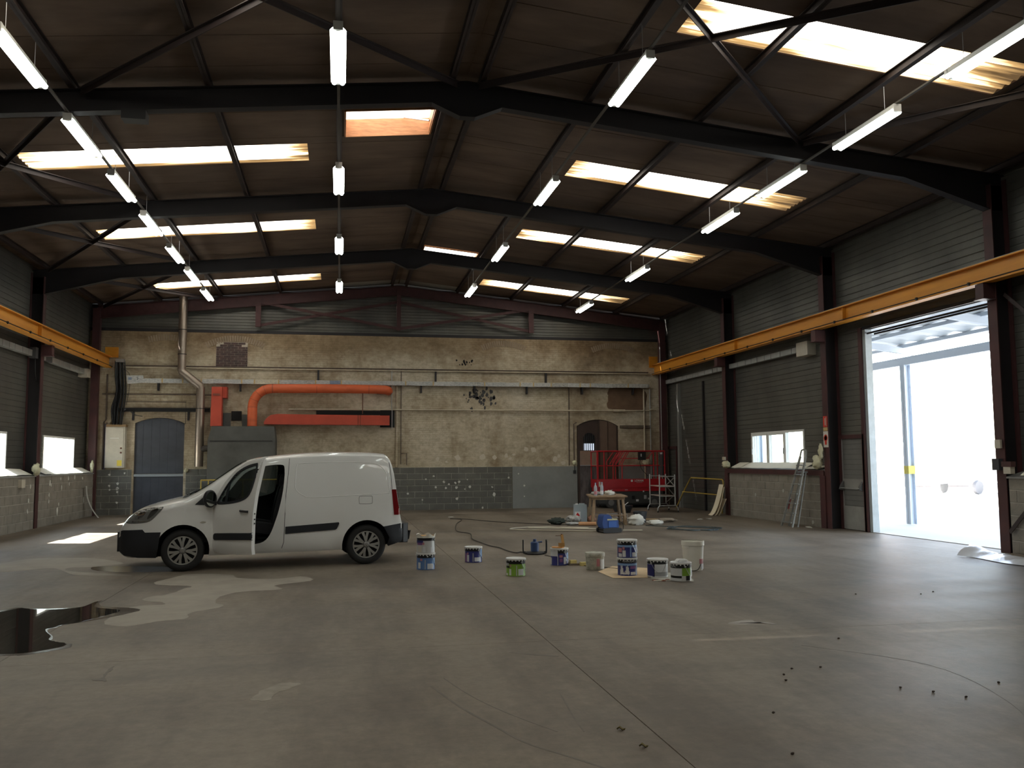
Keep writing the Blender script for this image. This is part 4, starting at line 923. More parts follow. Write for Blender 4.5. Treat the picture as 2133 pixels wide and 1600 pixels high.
# ================================================================ white panel van
def interp(tab):
    xs_ = [a for a, _ in tab]; ys_ = [b for _, b in tab]; n_ = len(tab)
    ms = [0]*n_
    for i in range(n_):
        a, b = max(i-1, 0), min(i+1, n_-1); ms[i] = (ys_[b]-ys_[a])/(xs_[b]-xs_[a])
    def f(x):
        if x <= xs_[0]: return ys_[0]
        if x >= xs_[-1]: return ys_[-1]
        i = max(k for k in range(n_-1) if xs_[k] <= x); h = xs_[i+1]-xs_[i]; t = (x-xs_[i])/h
        return (2*t**3-3*t*t+1)*ys_[i]+(t**3-2*t*t+t)*h*ms[i]+(-2*t**3+3*t*t)*ys_[i+1]+(t**3-t*t)*h*ms[i+1]
    return f
v_zt = interp([(0,.60),(.02,.66),(.06,.74),(.12,.82),(.20,.89),(.30,.945),(.56,1.03),(.80,1.085),(.95,1.125),(1.2,1.255),(1.45,1.43),(1.7,1.605),(1.85,1.68),(2.0,1.715),(2.4,1.765),(2.83,1.795),(3.28,1.805),(3.7,1.80),(3.95,1.785),(4.04,1.765),(4.10,1.69),(4.15,1.50),(4.19,1.22),(4.25,.82),(4.30,.64),(4.37,.56)])
v_pl = interp([(0,.60),(.04,.70),(.1,.765),(.2,.82),(.35,.855),(.6,.882),(1.0,.895),(3.6,.895),(4.0,.882),(4.15,.862),(4.28,.82),(4.37,.75)])
v_zb = interp([(0,.33),(.08,.25),(.2,.215),(1.4,.215),(3.2,.235),(4.0,.27),(4.37,.36)])
WHEELS = ((.93,.315),(3.695,.315))
def v_W(u, z):
    k = 1.0
    if z < .42: k = 1-.05*((.42-z)/.2)**1.5
    if z > .8: k = 1-.165*((z-.8))**1.4
    w_ = v_pl(u)*k
    for wu, wz in WHEELS:
        if z > .3 and abs(u-wu) < .7:
            d = math.hypot(u-wu, z-wz); w_ += .022*math.exp(-((d-.40)/.09)**2)
    return w_
def v_ze(u):
    zt_, zb_ = v_zt(u), v_zb(u)
    return max(zb_+.08, zt_-(.09 if u < .9 else .10))
NS = 2.6
def v_sec(u, ins=0., zb_min=None):
    zt_ = v_zt(u)-ins; zb_ = v_zb(u)+ins
    if zb_min is not None: zb_ = max(zb_, zb_min)
    ze_ = v_ze(u)-ins; pts = [(0, zb_), (v_W(u, zb_)*.75-ins, zb_), (v_W(u, zb_+.04)*.975-ins, zb_+.012)]
    for i in range(13):
        z = zb_+.06+(ze_-zb_-.06)*i/12; pts.append((max(.02, v_W(u, z)-ins), z))
    We = v_W(u, ze_)-ins
    for i in range(1, 9):
        a = math.pi/2*i/8; pts.append((We*max(0, math.cos(a))**(2/NS), ze_+(zt_-ze_)*math.sin(a)**(2/NS)))
    pts[-1] = (0, zt_)
    return pts
def Ysurf(u, z):
    ze_, zt_ = v_ze(u), v_zt(u)
    if z <= ze_: return v_W(u, z)
    t = min(.999, (z-ze_)/(zt_-ze_)); return v_W(u, ze_)*(1-t**NS)**(1/NS)
def v_loft(us, ins=0., zb_min=None):
    rings = []
    for u in us:
        h = v_sec(u, ins, zb_min); rings.append([(u, -y, z) for y, z in h]+[(u, y, z) for y, z in h[-2:0:-1]])
    n_ = len(rings[0]); mb = MB()
    mb.add([p for r in rings for p in r], [(i*n_+k, (i+1)*n_+k, (i+1)*n_+(k+1) % n_, i*n_+(k+1) % n_) for i in range(len(rings)-1) for k in range(n_)]+[tuple(range(n_)), tuple(range(len(rings)*n_-1, (len(rings)-1)*n_-1, -1))])
    return mb.mesh('loft')
def clip(poly, axis, val, keep_less):
    out = []
    for i in range(len(poly)):
        a, b = poly[i], poly[(i+1) % len(poly)]
        ia = (a[axis] <= val) if keep_less else (a[axis] >= val); ib = (b[axis] <= val) if keep_less else (b[axis] >= val)
        if ia: out.append(a)
        if ia != ib:
            t = (val-a[axis])/(b[axis]-a[axis]); p = [a[0]+(b[0]-a[0])*t, a[1]+(b[1]-a[1])*t]; p[axis] = val; out.append(tuple(p))
    return out
def patch(poly, off=.004, thick=.02, cell=.05, side=-1, holes=None):
    if holes:
        for h in holes:
            i = max(range(len(poly)), key=lambda k: poly[k][0]); j = max(range(len(h)), key=lambda k: h[k][0])
            area = lambda q: sum(q[k][0]*q[(k+1) % len(q)][1]-q[(k+1) % len(q)][0]*q[k][1] for k in range(len(q)))
            if area(poly)*area(h) > 0: h = h[::-1]; j = max(range(len(h)), key=lambda k: h[k][0])
            poly = poly[:i+1]+h[j:]+h[:j+1]+poly[i:]
    us = [p[0] for p in poly]; zs = [p[1] for p in poly]; V = {}; F = []
    def vid(p):
        k = (round(p[0], 4), round(p[1], 4))
        if k not in V: V[k] = len(V)
        return V[k]
    nu = max(1, math.ceil((max(us)-min(us))/cell)); nz = max(1, math.ceil((max(zs)-min(zs))/cell))
    for i in range(nu):
        a, b = min(us)+(max(us)-min(us))*i/nu, min(us)+(max(us)-min(us))*(i+1)/nu
        c1 = clip(clip(poly, 0, a, False), 0, b, True)
        if len(c1) < 3: continue
        for j in range(nz):
            c, d = min(zs)+(max(zs)-min(zs))*j/nz, min(zs)+(max(zs)-min(zs))*(j+1)/nz
            q = clip(clip(c1, 1, c, False), 1, d, True)
            ids = []
            for p in q:
                k = vid(p)
                if not ids or (ids[-1] != k): ids.append(k)
            if len(ids) > 2 and ids[0] == ids[-1]: ids.pop()
            if len(set(ids)) == len(ids) and len(ids) > 2: F.append(tuple(ids))
    pts = list(V); n_ = len(pts); mb = MB()
    outer = [(p[0], side*(Ysurf(*p)+off), p[1]) for p in pts]; inner = [(p[0], side*(Ysurf(*p)+off-thick), p[1]) for p in pts]
    E_ = {}
    for f in F:
        for k in range(len(f)):
            e = (f[k], f[(k+1) % len(f)]); E_[tuple(sorted(e))] = E_.get(tuple(sorted(e)), 0)+1
    mb.add(outer+inner, F+[tuple(x+n_ for x in f[::-1]) for f in F]+[(a, b, b+n_, a+n_) for (a, b), c in E_.items() if c == 1])
    return mb
def rpoly(pts, n=4): return [(p.x, p.y) for p in spline([(a, b, 0) for a, b in pts], n, True)]
M_white = mat('van_white', (.82,.825,.81), .25, coat=.7)
M_trim = mat('van_trim', (.020,.022,.027), .5)
M_int = mat('van_interior', (.012,.012,.013), .8)
M_vglass = arch_glass(); M_vglass.node_tree.nodes['Transparent BSDF'].inputs[0].default_value = (.50,.54,.53,1)
VL = (-3.337, 14.815, 0)
van = thing('panel_van', 'white panel van with its driver door standing open', 'van', VL, math.radians(5.82))
us = [0,.015,.04,.07]+[.1+.05*i for i in range(79)]+[4.03,4.06,4.09,4.12,4.15,4.18,4.21,4.25,4.28,4.31,4.34,4.37]
us = sorted(set(round(u, 3) for u in us))
me = v_loft(us)
me.materials.append(M_white); me.materials.append(M_int)
def cutm(mb_or_me):
    m_ = mb_or_me.mesh('c') if isinstance(mb_or_me, MB) else mb_or_me
    m_.materials.append(M_white); m_.materials.append(M_int); m_.polygons.foreach_set('material_index', [1]*len(m_.polygons)); return m_
arch = MB()
for wu, wz in WHEELS:
    for s in (-1, 1): arch.cyl((wu, s*.56, wz+.005), (wu, s*1.1, wz+.005), .385, n=40)
me = boolean(me, cutm(arch))
me = boolean(me, cutm(v_loft([1.08+.06*i for i in range(24)], .06, .40)))
OPEN = [(1.47,.42),(1.42,.75),(1.41,1.0),(1.55,1.15),(1.80,1.46),(2.05,1.565),(2.34,1.60),(2.41,1.53),(2.39,1.2),(2.33,.9),(2.27,.70),(2.20,.52),(2.10,.41),(1.92,.375),(1.6,.375)]
FARW = [(1.50,1.08),(1.62,1.26),(1.85,1.47),(2.10,1.56),(2.33,1.585),(2.36,1.5),(2.33,1.22),(2.26,1.10),(2.0,1.04),(1.7,1.02)]
c1 = MB().prism(rpoly(OPEN, 3), -1.2, -.55).prism(rpoly(FARW, 3), .5, 1.2)
me = boolean(me, cutm(c1))
me = boolean(me, cutm(MB().prism([(1.02,1.30),(1.09,1.09),(1.80,1.58),(1.66,1.74)], -.60, .60)))
body = mobj('body', me, None, van, 35, False)
# windscreen laid on the body
def wsf(u, v):
    uu = .93+.90*u; zt_, ze_ = v_zt(uu), v_ze(uu); y = (-.66+1.32*v)*(1-.08*u)
    W_ = v_W(uu, ze_); q = min(.999, abs(y)/W_); return (uu, y, ze_+(zt_-ze_)*(1-q**NS)**(1/NS)+.004)
MB().grid(wsf, 12, 14).build('windscreen', M_vglass, van, 60)
MB().grid(lambda u, v: Vector(wsf(u*.10-.03, v))+Vector((0,0,.006)), 2, 14).build('scuttle', M_trim, van, 60)
for y0 in (-.5, .0): MB().tube([Vector(wsf(.03,.12 if y0 else .5))+Vector((0,0,.02)), Vector(wsf(.12,.5 if y0 else .86))+Vector((0,0,.012))], .008, 6).build('wiper', M_trim, van)
patch(rpoly(FARW, 3), -.01, .006, .06, 1).build('far_window', M_vglass, van, 60)
for s in (-1, 1):
    patch([(.0,.61),(.08,.635),(.36,.645),(.395,.60),(.62,.60),(.60,.50),(.585,.36),(.555,.215),(.3,.225),(.1,.26),(.0,.34)], .008, .02, .05, s).build('front_bumper', M_trim, van, 40)
    patch([(3.965,.595),(4.28,.64),(4.33,.58),(4.35,.45),(4.345,.37),(4.05,.28),(4.03,.30),(4.06,.42)], .008, .02, .05, s).build('rear_bumper', M_trim, van, 40)
    hl = patch(rpoly([(.125,.745),(.18,.83),(.27,.905),(.42,.955),(.60,.98),(.645,.965),(.57,.87),(.46,.765),(.30,.735)], 4), .003, .02, .025, s).build('headlamp', mat('headlamp_dark', (.30,.31,.30), .10, .5), van, 60)
    patch(rpoly([(.24,.80),(.34,.82),(.40,.90),(.31,.89)], 3), .006, .004, .03, s).build('reflector', mat('chrome', (.85,.86,.85), .08, 1.), hl, 60)
    patch(rpoly([(.42,.80),(.50,.85),(.58,.95),(.48,.925)], 3), .006, .004, .03, s).build('reflector', mat('chrome', (.85,.86,.85), .08, 1.), hl, 60)
    patch([(.13,.75),(.45,.765),(.46,.775),(.15,.775)], .007, .004, .04, s).build('chrome_strip', mat('chrome', (.85,.86,.85)), hl, 60)
    patch([(4.105,1.185),(4.18,1.185),(4.205,1.0),(4.245,.775),(4.14,.775),(4.12,1.0)], .006, .02, .03, s).build('tail_lamp', mat('tail_red', (.16,.008,.010), .12), van, 60)
    patch([(2.43,.522),(2.43,.633),(2.8,.655),(3.22,.680),(3.25,.682),(3.262,.665),(3.225,.585),(3.20,.567),(2.8,.545)], .012, .02, .08, s).build('side_rub_strip', M_trim, van, 40)
    patch([(.99,1.10),(1.20,1.10),(1.36,1.10),(1.35,.995),(1.20,.99),(1.10,.985),(1.06,1.0)][::-1] if False else [(1.09,1.0),(1.33,.985),(1.34,1.16),(1.27,1.17)], .004, .02, .04, s).build('quarter_trim', M_trim, van, 60)
    patch(rpoly([(1.17,.732),(1.21,.748),(1.26,.735),(1.21,.718)], 4), .006, .01, .03, s).build('side_repeater', mat('repeater', (.45,.42,.36), .2), van, 60)
    # pressed panel outline and fuel flap
    ol = rpoly([(2.60,1.58),(2.68,1.615),(3.2,1.635),(3.78,1.615),(3.93,1.56),(4.03,1.42),(4.065,1.20),(4.06,1.13),(3.98,1.125),(3.3,1.095),(2.83,1.078),(2.70,1.11),(2.59,1.20),(2.575,1.32)], 6)
    pts = [(u, s*(Ysurf(u, z)-.002), z) for u, z in ol]
    MB().tube(pts+[pts[0]], .006, 6).build('pressed_line', M_white, van, 60)
    fp = rpoly([(3.575,1.07),(3.60,1.085),(3.76,1.085),(3.785,1.07),(3.785,.985),(3.76,.965),(3.60,.965),(3.575,.98)], 3)
    if s < 0: pts = [(u, s*(Ysurf(u, z)+.0), z) for u, z in fp]; MB().tube(pts+[pts[0]], .003, 5).build('fuel_flap_gap', M_trim, van)
    pts = [(u, s*(Ysurf(u, z)+.0005), z) for u, z in ((2.485,1.695),(2.47,1.5),(2.435,1.15),(2.42,.8),(2.41,.4),(2.38,.30))]
    MB().tube(pts, .004, 5).build('door_gap', M_trim, van)
    pts = [(u, s*(Ysurf(u, z)+.0005), z) for u, z in ((4.03,1.755),(4.07,1.62),(4.10,1.4),(4.11,1.19))]
    MB().tube(pts, .004, 5).build('tailgate_gap', M_trim, van)
MB().box(-.012,.03,-.62,.62,.31,.60).build('front_bumper', M_trim, van); MB().prism([(4.20,-.82),(4.30,-.825),(4.37,-.78),(4.405,-.66),(4.405,.66),(4.37,.78),(4.30,.825),(4.20,.82)], .33, .63, 'z').build('rear_bumper', M_trim, van)
MB().box(4.25,4.40,-.66,-.54,.31,.36).tube([(4.36,-.60,.36),(4.42,-.60,.37),(4.435,-.60,.47),(4.437,-.60,.50)], [.022,.022,.02,.03], 8).build('tow_bar', M_black, van, 50)
# interior
MB().prism([(1.12,.42),(1.40,.42),(1.46,.70),(1.52,.92),(1.48,1.0),(1.12,1.03)], -.76, .76).build('dashboard', M_int, van)
M_seat = mat('seat_cloth', (.022,.022,.025), .9)
for y in (-.38, .38):
    se = MB().prism(rpoly([(1.88,.56),(2.30,.50),(2.36,.62),(1.92,.70),(1.84,.64)], 3), y-.24, y+.24).build('seat_cushion', M_seat, van, 40)
    MB().prism(rpoly([(2.24,.60),(2.38,.60),(2.45,1.2),(2.36,1.22)], 3), y-.22, y+.22).build('seat_back', M_seat, van, 40)
    MB().prism(rpoly([(2.34,1.26),(2.43,1.26),(2.44,1.42),(2.37,1.43)], 3), y-.12, y+.12).build('head_rest', M_seat, van, 40)
sw = [(1.66+.08*math.cos(a)*.0+.09*math.sin(a), -.38+.18*math.cos(a), 1.0+.16*math.sin(a)) for a in [2*math.pi*k/24 for k in range(25)]]
MB().tube(sw, .015, 8).bar((1.66,-.55,1.0),(1.66,-.21,1.0),.03).bar((1.55,-.38,.9),(1.66,-.38,1.0),.05).build('steering_wheel', M_int, van, 50)
# wheels
M_tyre = mat('tyre_rubber', (.022,.022,.022), .8); M_hub = mat('hubcap_silver', (.42,.42,.40), .35, .55)
def wheel(wu, s):
    w_ = bpy.data.objects.new('wheel', None); COL.objects.link(w_); w_.parent = van; w_.location = (wu, s*.865, .315); w_.rotation_euler = (0, 0, 0 if s < 0 else math.pi)
    MB().lathe([(.205,.19),(.27,.20),(.305,.185),(.315,.15),(.315,.05),(.305,.015),(.285,.0),(.24,-.004),(.212,.01),(.205,.03)], 48, (0,0,0), 'y', False, False).build('tyre', M_tyre, w_, 50)
    MB().lathe([(.0,.05),(.21,.05),(.21,.12),(.0,.12)], 32, (0,0,0), 'y', False, False).build('wheel_well', M_int, w_)
    hc = MB(); n_ = 7
    hc.lathe([(.196,.03),(.196,.006),(.214,.004),(.214,.03)], 48, (0,0,0), 'y', False, False)
    for k in range(n_):
        for d in (-1, 1):
            a0 = 2*math.pi*(k+.1)/n_+math.pi/2; a = a0+d*.20
            def P(r, w2, y, aa=a, a1=a0): 
                an = a1+(aa-a1)*min(1, max(0, (r-.06)/.10)); return (r*math.cos(an)-w2*math.sin(an), y, r*math.sin(an)+w2*math.cos(an))
            vs = [P(.05,-.018,-.006),P(.05,.018,-.006),P(.13,.017,-.004),P(.13,-.017,-.004),P(.202,.023,.006),P(.202,-.023,.006)]
            hc.add(vs+[(x, y+.02, z) for x, y, z in vs], [(0,1,2,3),(3,2,4,5),(6,9,8,7),(9,11,10,8),(0,3,9,6),(3,5,11,9),(1,7,8,2),(2,8,10,4)])
    hc.build('hubcap', M_hub, w_, 30)
    cp = MB().lathe([(.0,-.016),(.040,-.014),(.050,-.006),(.052,.02)], 24, (0,0,0), 'y', False, False).build('centre_cap', mat('cap_grey', (.30,.30,.29), .35, .5), w_, 50)
    ch = MB()
    for z in (-.006, .014): ch.bar((-.024,-.017,z-.014),(0,-.017,z+.008),.006,.008).bar((.024,-.017,z-.014),(0,-.017,z+.008),.006,.008)
    ch.build('chevron_badge', M_hub, cp)
for wu, _ in WHEELS:
    for s in (-1, 1): wheel(wu, s)
# open driver door, hinged on its front edge
HU, HY = 1.37, -.865
door = bpy.data.objects.new('driver_door', None); COL.objects.link(door); door.parent = van; door.location = (HU, HY, 0); door.rotation_euler = (0, 0, -math.radians(56))
DOOR = [(1.41,.29),(1.36,.60),(1.335,.98),(1.40,1.10),(1.60,1.345),(1.85,1.545),(2.10,1.65),(2.35,1.70),(2.49,1.72),(2.47,1.5),(2.43,1.15),(2.415,.8),(2.405,.45),(2.395,.30),(2.0,.275),(1.6,.275)]
WIN = rpoly([(1.50,1.035),(1.55,1.14),(1.70,1.32),(1.88,1.475),(2.10,1.565),(2.30,1.60),(2.355,1.585),(2.355,1.42),(2.30,1.22),(2.20,1.12),(2.0,1.065),(1.7,1.03)], 3)
def dpart(mb, name, m, parent=door, sm=40):
    mb.v = [(x-HU, y-HY, z) for x, y, z in mb.v]; return mb.build(name, m, parent, sm)
dpart(patch(DOOR, .0, .055, .02, -1, [WIN]), 'door_skin', M_white)
dpart(patch([(1.45,.36),(1.42,.95),(1.48,1.02),(2.05,1.04),(2.32,1.10),(2.36,.9),(2.35,.4)], -.058, .02, .08), 'inner_trim', M_int)
dpart(patch(WIN, -.02, .006, .06), 'door_window', M_vglass)
cu, cz = sum(p[0] for p in WIN)/len(WIN), sum(p[1] for p in WIN)/len(WIN)
ro = [(cu+(u-cu)*1.055, cz+(z-cz)*1.085) for u, z in WIN]; ri = [(cu+(u-cu)*.955, cz+(z-cz)*.93) for u, z in WIN]; rg = MB(); nw_ = len(WIN)
rg.add([(u, -(Ysurf(u, z)+.004), z) for u, z in ro]+[(u, -(Ysurf(u, z)+.004), z) for u, z in ri]+[(u, -(Ysurf(u, z)-.02), z) for u, z in ri], [(i, (i+1) % nw_, nw_+(i+1) % nw_, nw_+i) for i in range(nw_)]+[(nw_+i, nw_+(i+1) % nw_, 2*nw_+(i+1) % nw_, 2*nw_+i) for i in range(nw_)])
dpart(rg, 'window_seal', M_trim)
dpart(patch([(1.66,1.03),(1.69,1.03),(1.72,1.34),(1.69,1.32)], .0, .03, .05), 'window_post', M_trim)
dpart(patch(rpoly([(1.43,.50),(1.45,.56),(1.60,.575),(2.36,.612),(2.405,.614),(2.405,.52),(2.36,.512),(1.6,.475),(1.46,.47)], 3), .012, .02, .08), 'rub_strip', M_trim)
dpart(MB().tube([(2.10,-.895,.925),(2.14,-.92,.925),(2.27,-.92,.92),(2.30,-.895,.92)], .016, 8), 'door_handle', M_trim)
for z in (.88, .80, .74): dpart(MB().box(2.405,2.425,-.87,-.855,z,z+.02), 'latch', M_int)
mi = bpy.data.objects.new('wing_mirror', None); COL.objects.link(mi); mi.parent = door; mi.location = (1.42-HU, -.98-HY, 1.09); mi.rotation_euler = (0,0,math.radians(-4))
MB().lathe([(.02,-.055),(.075,-.05),(.095,-.01),(.095,.035),(.085,.045)], 20, (0,0,0), 'x').build('housing', M_trim, mi, 50)
for c in mi.children: c.scale = (1.1,1.05,1.4)
MB().lathe([(.0,.046),(.08,.046),(.08,.05),(.0,.05)], 20, (0,0,0), 'x').build('mirror_glass', mat('mirror', (.8,.85,.82), .04, 1.), mi, 50)
mi.children[-1].scale = (1.1,1.02,1.38)
MB().box(-.04,.03,.06,.16,-.10,-.05).build('bracket', M_trim, mi)
# ================================================================ floor marks (parts of the floor)
PUD = [(-4.06,10.63),(-3.68,10.75),(-3.55,10.96),(-3.31,10.82),(-2.91,10.84),(-2.81,11.29),(-2.72,10.85),(-2.39,10.55),(-2.47,10.21),(-2.64,9.86),(-2.76,9.75),(-2.8,9.62),(-2.84,9.51),(-2.68,9.14),(-2.65,8.98),(-2.55,8.85),(-2.44,8.75),(-2.42,8.64),(-2.48,8.54),(-2.68,8.39),(-2.86,8.4),(-3.25,8.42),(-3.9,8.6),(-4.3,9.6)]
ST1 = [(-2.14,13.73),(-1.56,13.5),(-1.4,13.09),(-.88,12.87),(-.55,13.06),(-.37,12.75),(-.42,12.5),(-.83,12.2),(-.73,11.8),(-1.23,11.7),(-1.42,11.34),(-1.42,10.9),(-1.3,10.57),(-1.58,10.2),(-1.57,9.85),(-1.8,9.76),(-1.96,9.61),(-2.12,9.51),(-2.36,9.75),(-2.39,10.14),(-2.38,10.66),(-2.21,10.85),(-2.0,10.86),(-2.04,11.04),(-2.31,11.29),(-2.26,11.54),(-2.09,11.7),(-1.97,12.17),(-1.93,12.39),(-2.38,12.63),(-2.48,12.93),(-2.31,13.4)]
ST2 = [(-5.5,15.96),(-5.22,16.63),(-4.56,16.59),(-4.1,16.34),(-3.47,15.44),(-3.77,15.07),(-4.17,14.95),(-3.97,14.48),(-3.02,13.86),(-3.24,13.82),(-3.83,14.06),(-4.4,15.01),(-4.88,14.71),(-5.04,14.65),(-5.49,14.67),(-5.94,15.84)]
ST3 = [(-.57,6.5),(-.51,6.71),(-.38,6.85),(-.27,6.76),(-.43,6.56),(-.46,6.37),(-.59,6.4)]
DK1 = [(-3.77,15.07),(-2.75,14.81),(-2.4,14.19),(-3.04,14.15),(-3.63,14.5)]
DK2 = [(-1.83,7.25),(-1.77,7.29),(-1.79,7.5),(-1.78,7.69),(-1.76,7.55),(-1.76,7.36),(-1.71,7.2)]
STK = [(3.82,8.29),(3.95,8.385),(4.13,8.43),(4.13,8.3),(4.27,8.14),(4.21,8.28),(3.98,8.21)]
def wob(poly, amp, seed, n=5):
    rn = random.Random(seed); return [(p.x+rn.uniform(-amp,amp), p.y+rn.uniform(-amp,amp)) for p in spline([(a, b, 0) for a, b in poly], n, True)]
def fmark(name, poly, z0, z1, m, seed, amp=.012):
    return MB().prism(wob(poly, amp, seed), z0, z1, 'z').build(name, m, floor)
M_st = mat('dried_stain', (.34,.305,.255), .75, col2=(.27,.24,.20), nscale=2.5)
M_wet = mat('damp_concrete', (.11,.093,.078), .16, noise=.2, nscale=3)
M_water = mat('puddle_water', (.020,.018,.015), .02, spec=.8)
for p, s in ((ST1,1),(ST2,2)): fmark('dried_stain', p, -.004, .0012, M_st, s)
fmark('dried_stain', ST3, -.004, .0012, mat('faint_stain', (.27,.235,.19), .7, noise=.2, nscale=8), 3)
fmark('pale_streak', STK, -.004, .0012, mat('pale_streak', (.35,.32,.29), .8), 4, .006)
fmark('damp_mark', DK1, -.004, .0016, M_wet, 5, .008)
fmark('faint_mark', DK2, -.004, .0016, mat('faint_mark', (.14,.115,.095), .6), 6, .008)
cx, cy2 = -3.1, 9.7
fmark('damp_mark', [(cx+(x-cx)*1.10+(.12 if x > -2.6 and y > 10.2 else 0), cy2+(y-cy2)*1.06) for x, y in PUD], -.004, .0020, M_wet, 7)
fmark('water_film', PUD, -.004, .0032, M_water, 8, .006)
M_skid = mat('tyre_mark', (.135,.111,.091), .6, noise=.2)
for i, (l, w_) in enumerate((([(1.446,7.492),(1.624,7.358),(1.817,7.253)],.045), ([(.67,6.511),(.80,5.94),(.966,5.425),(1.076,5.11),(1.245,4.85),(1.40,4.61)],.016), ([(.787,6.72),(.913,6.19),(1.08,5.73),(1.305,5.27)],.008), ([(1.536,6.1),(1.483,5.57),(1.463,5.24)],.010), ([(4.0,7.2),(4.6,6.3),(4.4,5.2),(3.9,4.4)],.008))):
    sp = spline([(a, b, 0) for a, b in l], 6); mb = MB()
    for a, b in zip(sp, sp[1:]): mb.bar((a.x,a.y,0),(b.x,b.y,0),w_,.002)
    mb.build('tyre_mark', M_skid, floor)
# leaves and grit
M_leaf = mat('dry_leaf', (.16,.13,.05), .8, noise=.3); M_grit = mat('grit', (.06,.045,.035), .9)
for i, (x, y) in enumerate(((1.686,5.22),(1.712,4.89))):
    tag(MB().grid(lambda u, v: (x+.05*(u-.5)+.01*v, y+.035*(v-.5)*math.sin(math.pi*max(.05,u)), .004+.02*abs(v-.5)+.008*math.sin(u*6)), 8, 6).build('dry_leaf', M_leaf, None, 40), ('yellow-green dry leaf curled on the bare floor', 'brown curled dry leaf on the bare floor nearest the long joint')[i], 'leaf')
for i, (x, y) in enumerate(((3.475,6.41),(3.72,6.41),(3.32,6.25),(3.25,6.09),(3.94,5.725),(4.09,5.575),(4.22,5.41),(2.76,5.35),(4.47,7.375),(6.88,9.52),(7.15,9.66),(6.13,9.70),(2.48,4.6),(4.72,5.70))):
    o = crumple('small crumb of dirt on the bare floor', (x, y, .006), (.012,.010,.007), 300+i, M_grit, 5, 'dirt_crumb', 'debris'); o['group'] = 'dirt crumbs on the floor'
# ================================================================ paint tins
def arc(r, a0, a1, z0, z1, th=.0015):
    n_ = max(2, int(abs(a1-a0)/8)); mb = MB()
    def P(a, q, z): a = math.radians(a); return ((r+q)*math.sin(a), -(r+q)*math.cos(a), z)
    vs = [P(a0+(a1-a0)*i/n_, q, z) for q in (0, th) for z in (z0, z1) for i in range(n_+1)]; m = n_+1
    fs = []
    for i in range(n_): fs += [(i, i+1, m+i+1, m+i), (2*m+i, 3*m+i, 3*m+i+1, 2*m+i+1), (i, 2*m+i, 2*m+i+1, i+1), (m+i, m+i+1, 3*m+i+1, 3*m+i)]
    fs += [(0, m, 3*m, 2*m), (n_, 2*m+n_, 3*m+n_, m+n_)]
    return mb.add(vs, fs)
def wrap_text(s, size, r, a_c, z, m, parent):
    me = text_mesh(s, size, .0008)
    for v in me.vertices:
        x, y, q = v.co; a = math.radians(a_c)+x/r; rr = r+.0022+q; v.co = (rr*math.sin(a), -rr*math.cos(a), z+y)
    return mobj('lettering', me, m, parent, None, False)
C = dict(k=(.012,.012,.014), navy=(.030,.034,.16), blue=(.09,.17,.36), sky=(.22,.36,.60), white=(.62,.63,.64), grey=(.34,.35,.36), silver=(.46,.46,.45), pink=(.48,.20,.22), red=(.40,.05,.06), green=(.20,.36,.045), mauve=(.22,.10,.24), cream=(.55,.52,.44))
def LM(k): return mat('label_'+k, C[k], .35)
M_tin = mat('tin_white', (.70,.70,.69), .35); M_wire = mat('bail_wire', (.45,.46,.47), .35, .8)
def tin(lab, x, y, z, cats, base, rot=0., r=.137, h=.245, lid=True, text=None, handle=35, cat='paint tin', splash=None):
    t = thing('paint_tin', lab, cat, (x, y, z), math.atan2(-x, y)+rot, 'paint tins on the floor')
    MB().lathe([(r-.004,0),(r+.002,.002),(r+.002,.010),(r,.014),(r,h-.012)], 40, (0,0,0), 'z', True, True).build('body', LM(base), t, 40)
    lb = None
    for a0, a1, z0, z1, c in cats: MB().v; arc(r, a0, a1, z0*h, z1*h, .0012+.0006*(c not in ('k', base))).build('label_print', LM(c), t, 40)
    if lid:
        ld = MB().lathe([(r+.008,h-.020),(r+.011,h-.014),(r+.010,h),(r+.004,h+.004),(r-.008,h+.002),(r-.014,h-.008),(.0,h-.008)], 40, (0,0,0), 'z', False, False).build('lid', M_tin, t, 40)
        th = MB()
        for k in range(18): a = 2*math.pi*k/18; th.bar(((r+.009)*math.sin(a),-(r+.009)*math.cos(a),h-.034),((r+.010)*math.sin(a),-(r+.010)*math.cos(a),h-.016),.016,.003,(math.sin(a),-math.cos(a),0))
        th.build('lid_tabs', M_tin, ld); ld.children[0]['kind'] = 'stuff'
    if handle is not None:
        pts = []
        for k in range(9):
            a = math.radians(handle+90*(k/8)); s = math.sin(math.pi*k/8)
            pts.append(((r+.008)*math.sin(a), -(r+.008)*math.cos(a), h*.80-.135*s))
        hd = MB().tube(pts, .0028, 6).build('bail_handle', M_wire, t, 50)
        for q in (pts[0], pts[-1]): MB().ell(q, (.014,.014,.014), 8, 6).build('ear', M_wire, hd, 60)
    if text: wrap_text(text[0], text[1], r, text[2], text[3]*h, LM('white'), t)
    return t
S1 = [(-75,75,.72,.93,'k'), (-60,-40,.08,.45,'white'), (-12,-6,.05,.62,'grey'), (5,48,.05,.38,'white'), (-42,-28,.55,.68,'pink'), (40,80,.35,.70,'sky'), (2,10,.78,.86,'white')]
tin('light blue paint tin under the torn-open silver tin beside the van', 1.30, 13.49, 0, S1, 'blue', .1)
ta = tin('torn-open silver paint tin stacked on a light blue tin', 1.30, 13.49, .252, [(-75,75,.76,1.0,'k'), (-80,-20,.62,.78,'navy'), (-70,-25,.50,.66,'mauve'), (-60,-30,.05,.44,'cream'), (-22,-4,.05,.40,'white'), (30,70,.0,.35,'white'), (-24,-12,.52,.66,'pink')], 'silver', .05, lid=False, handle=60, h=.24)
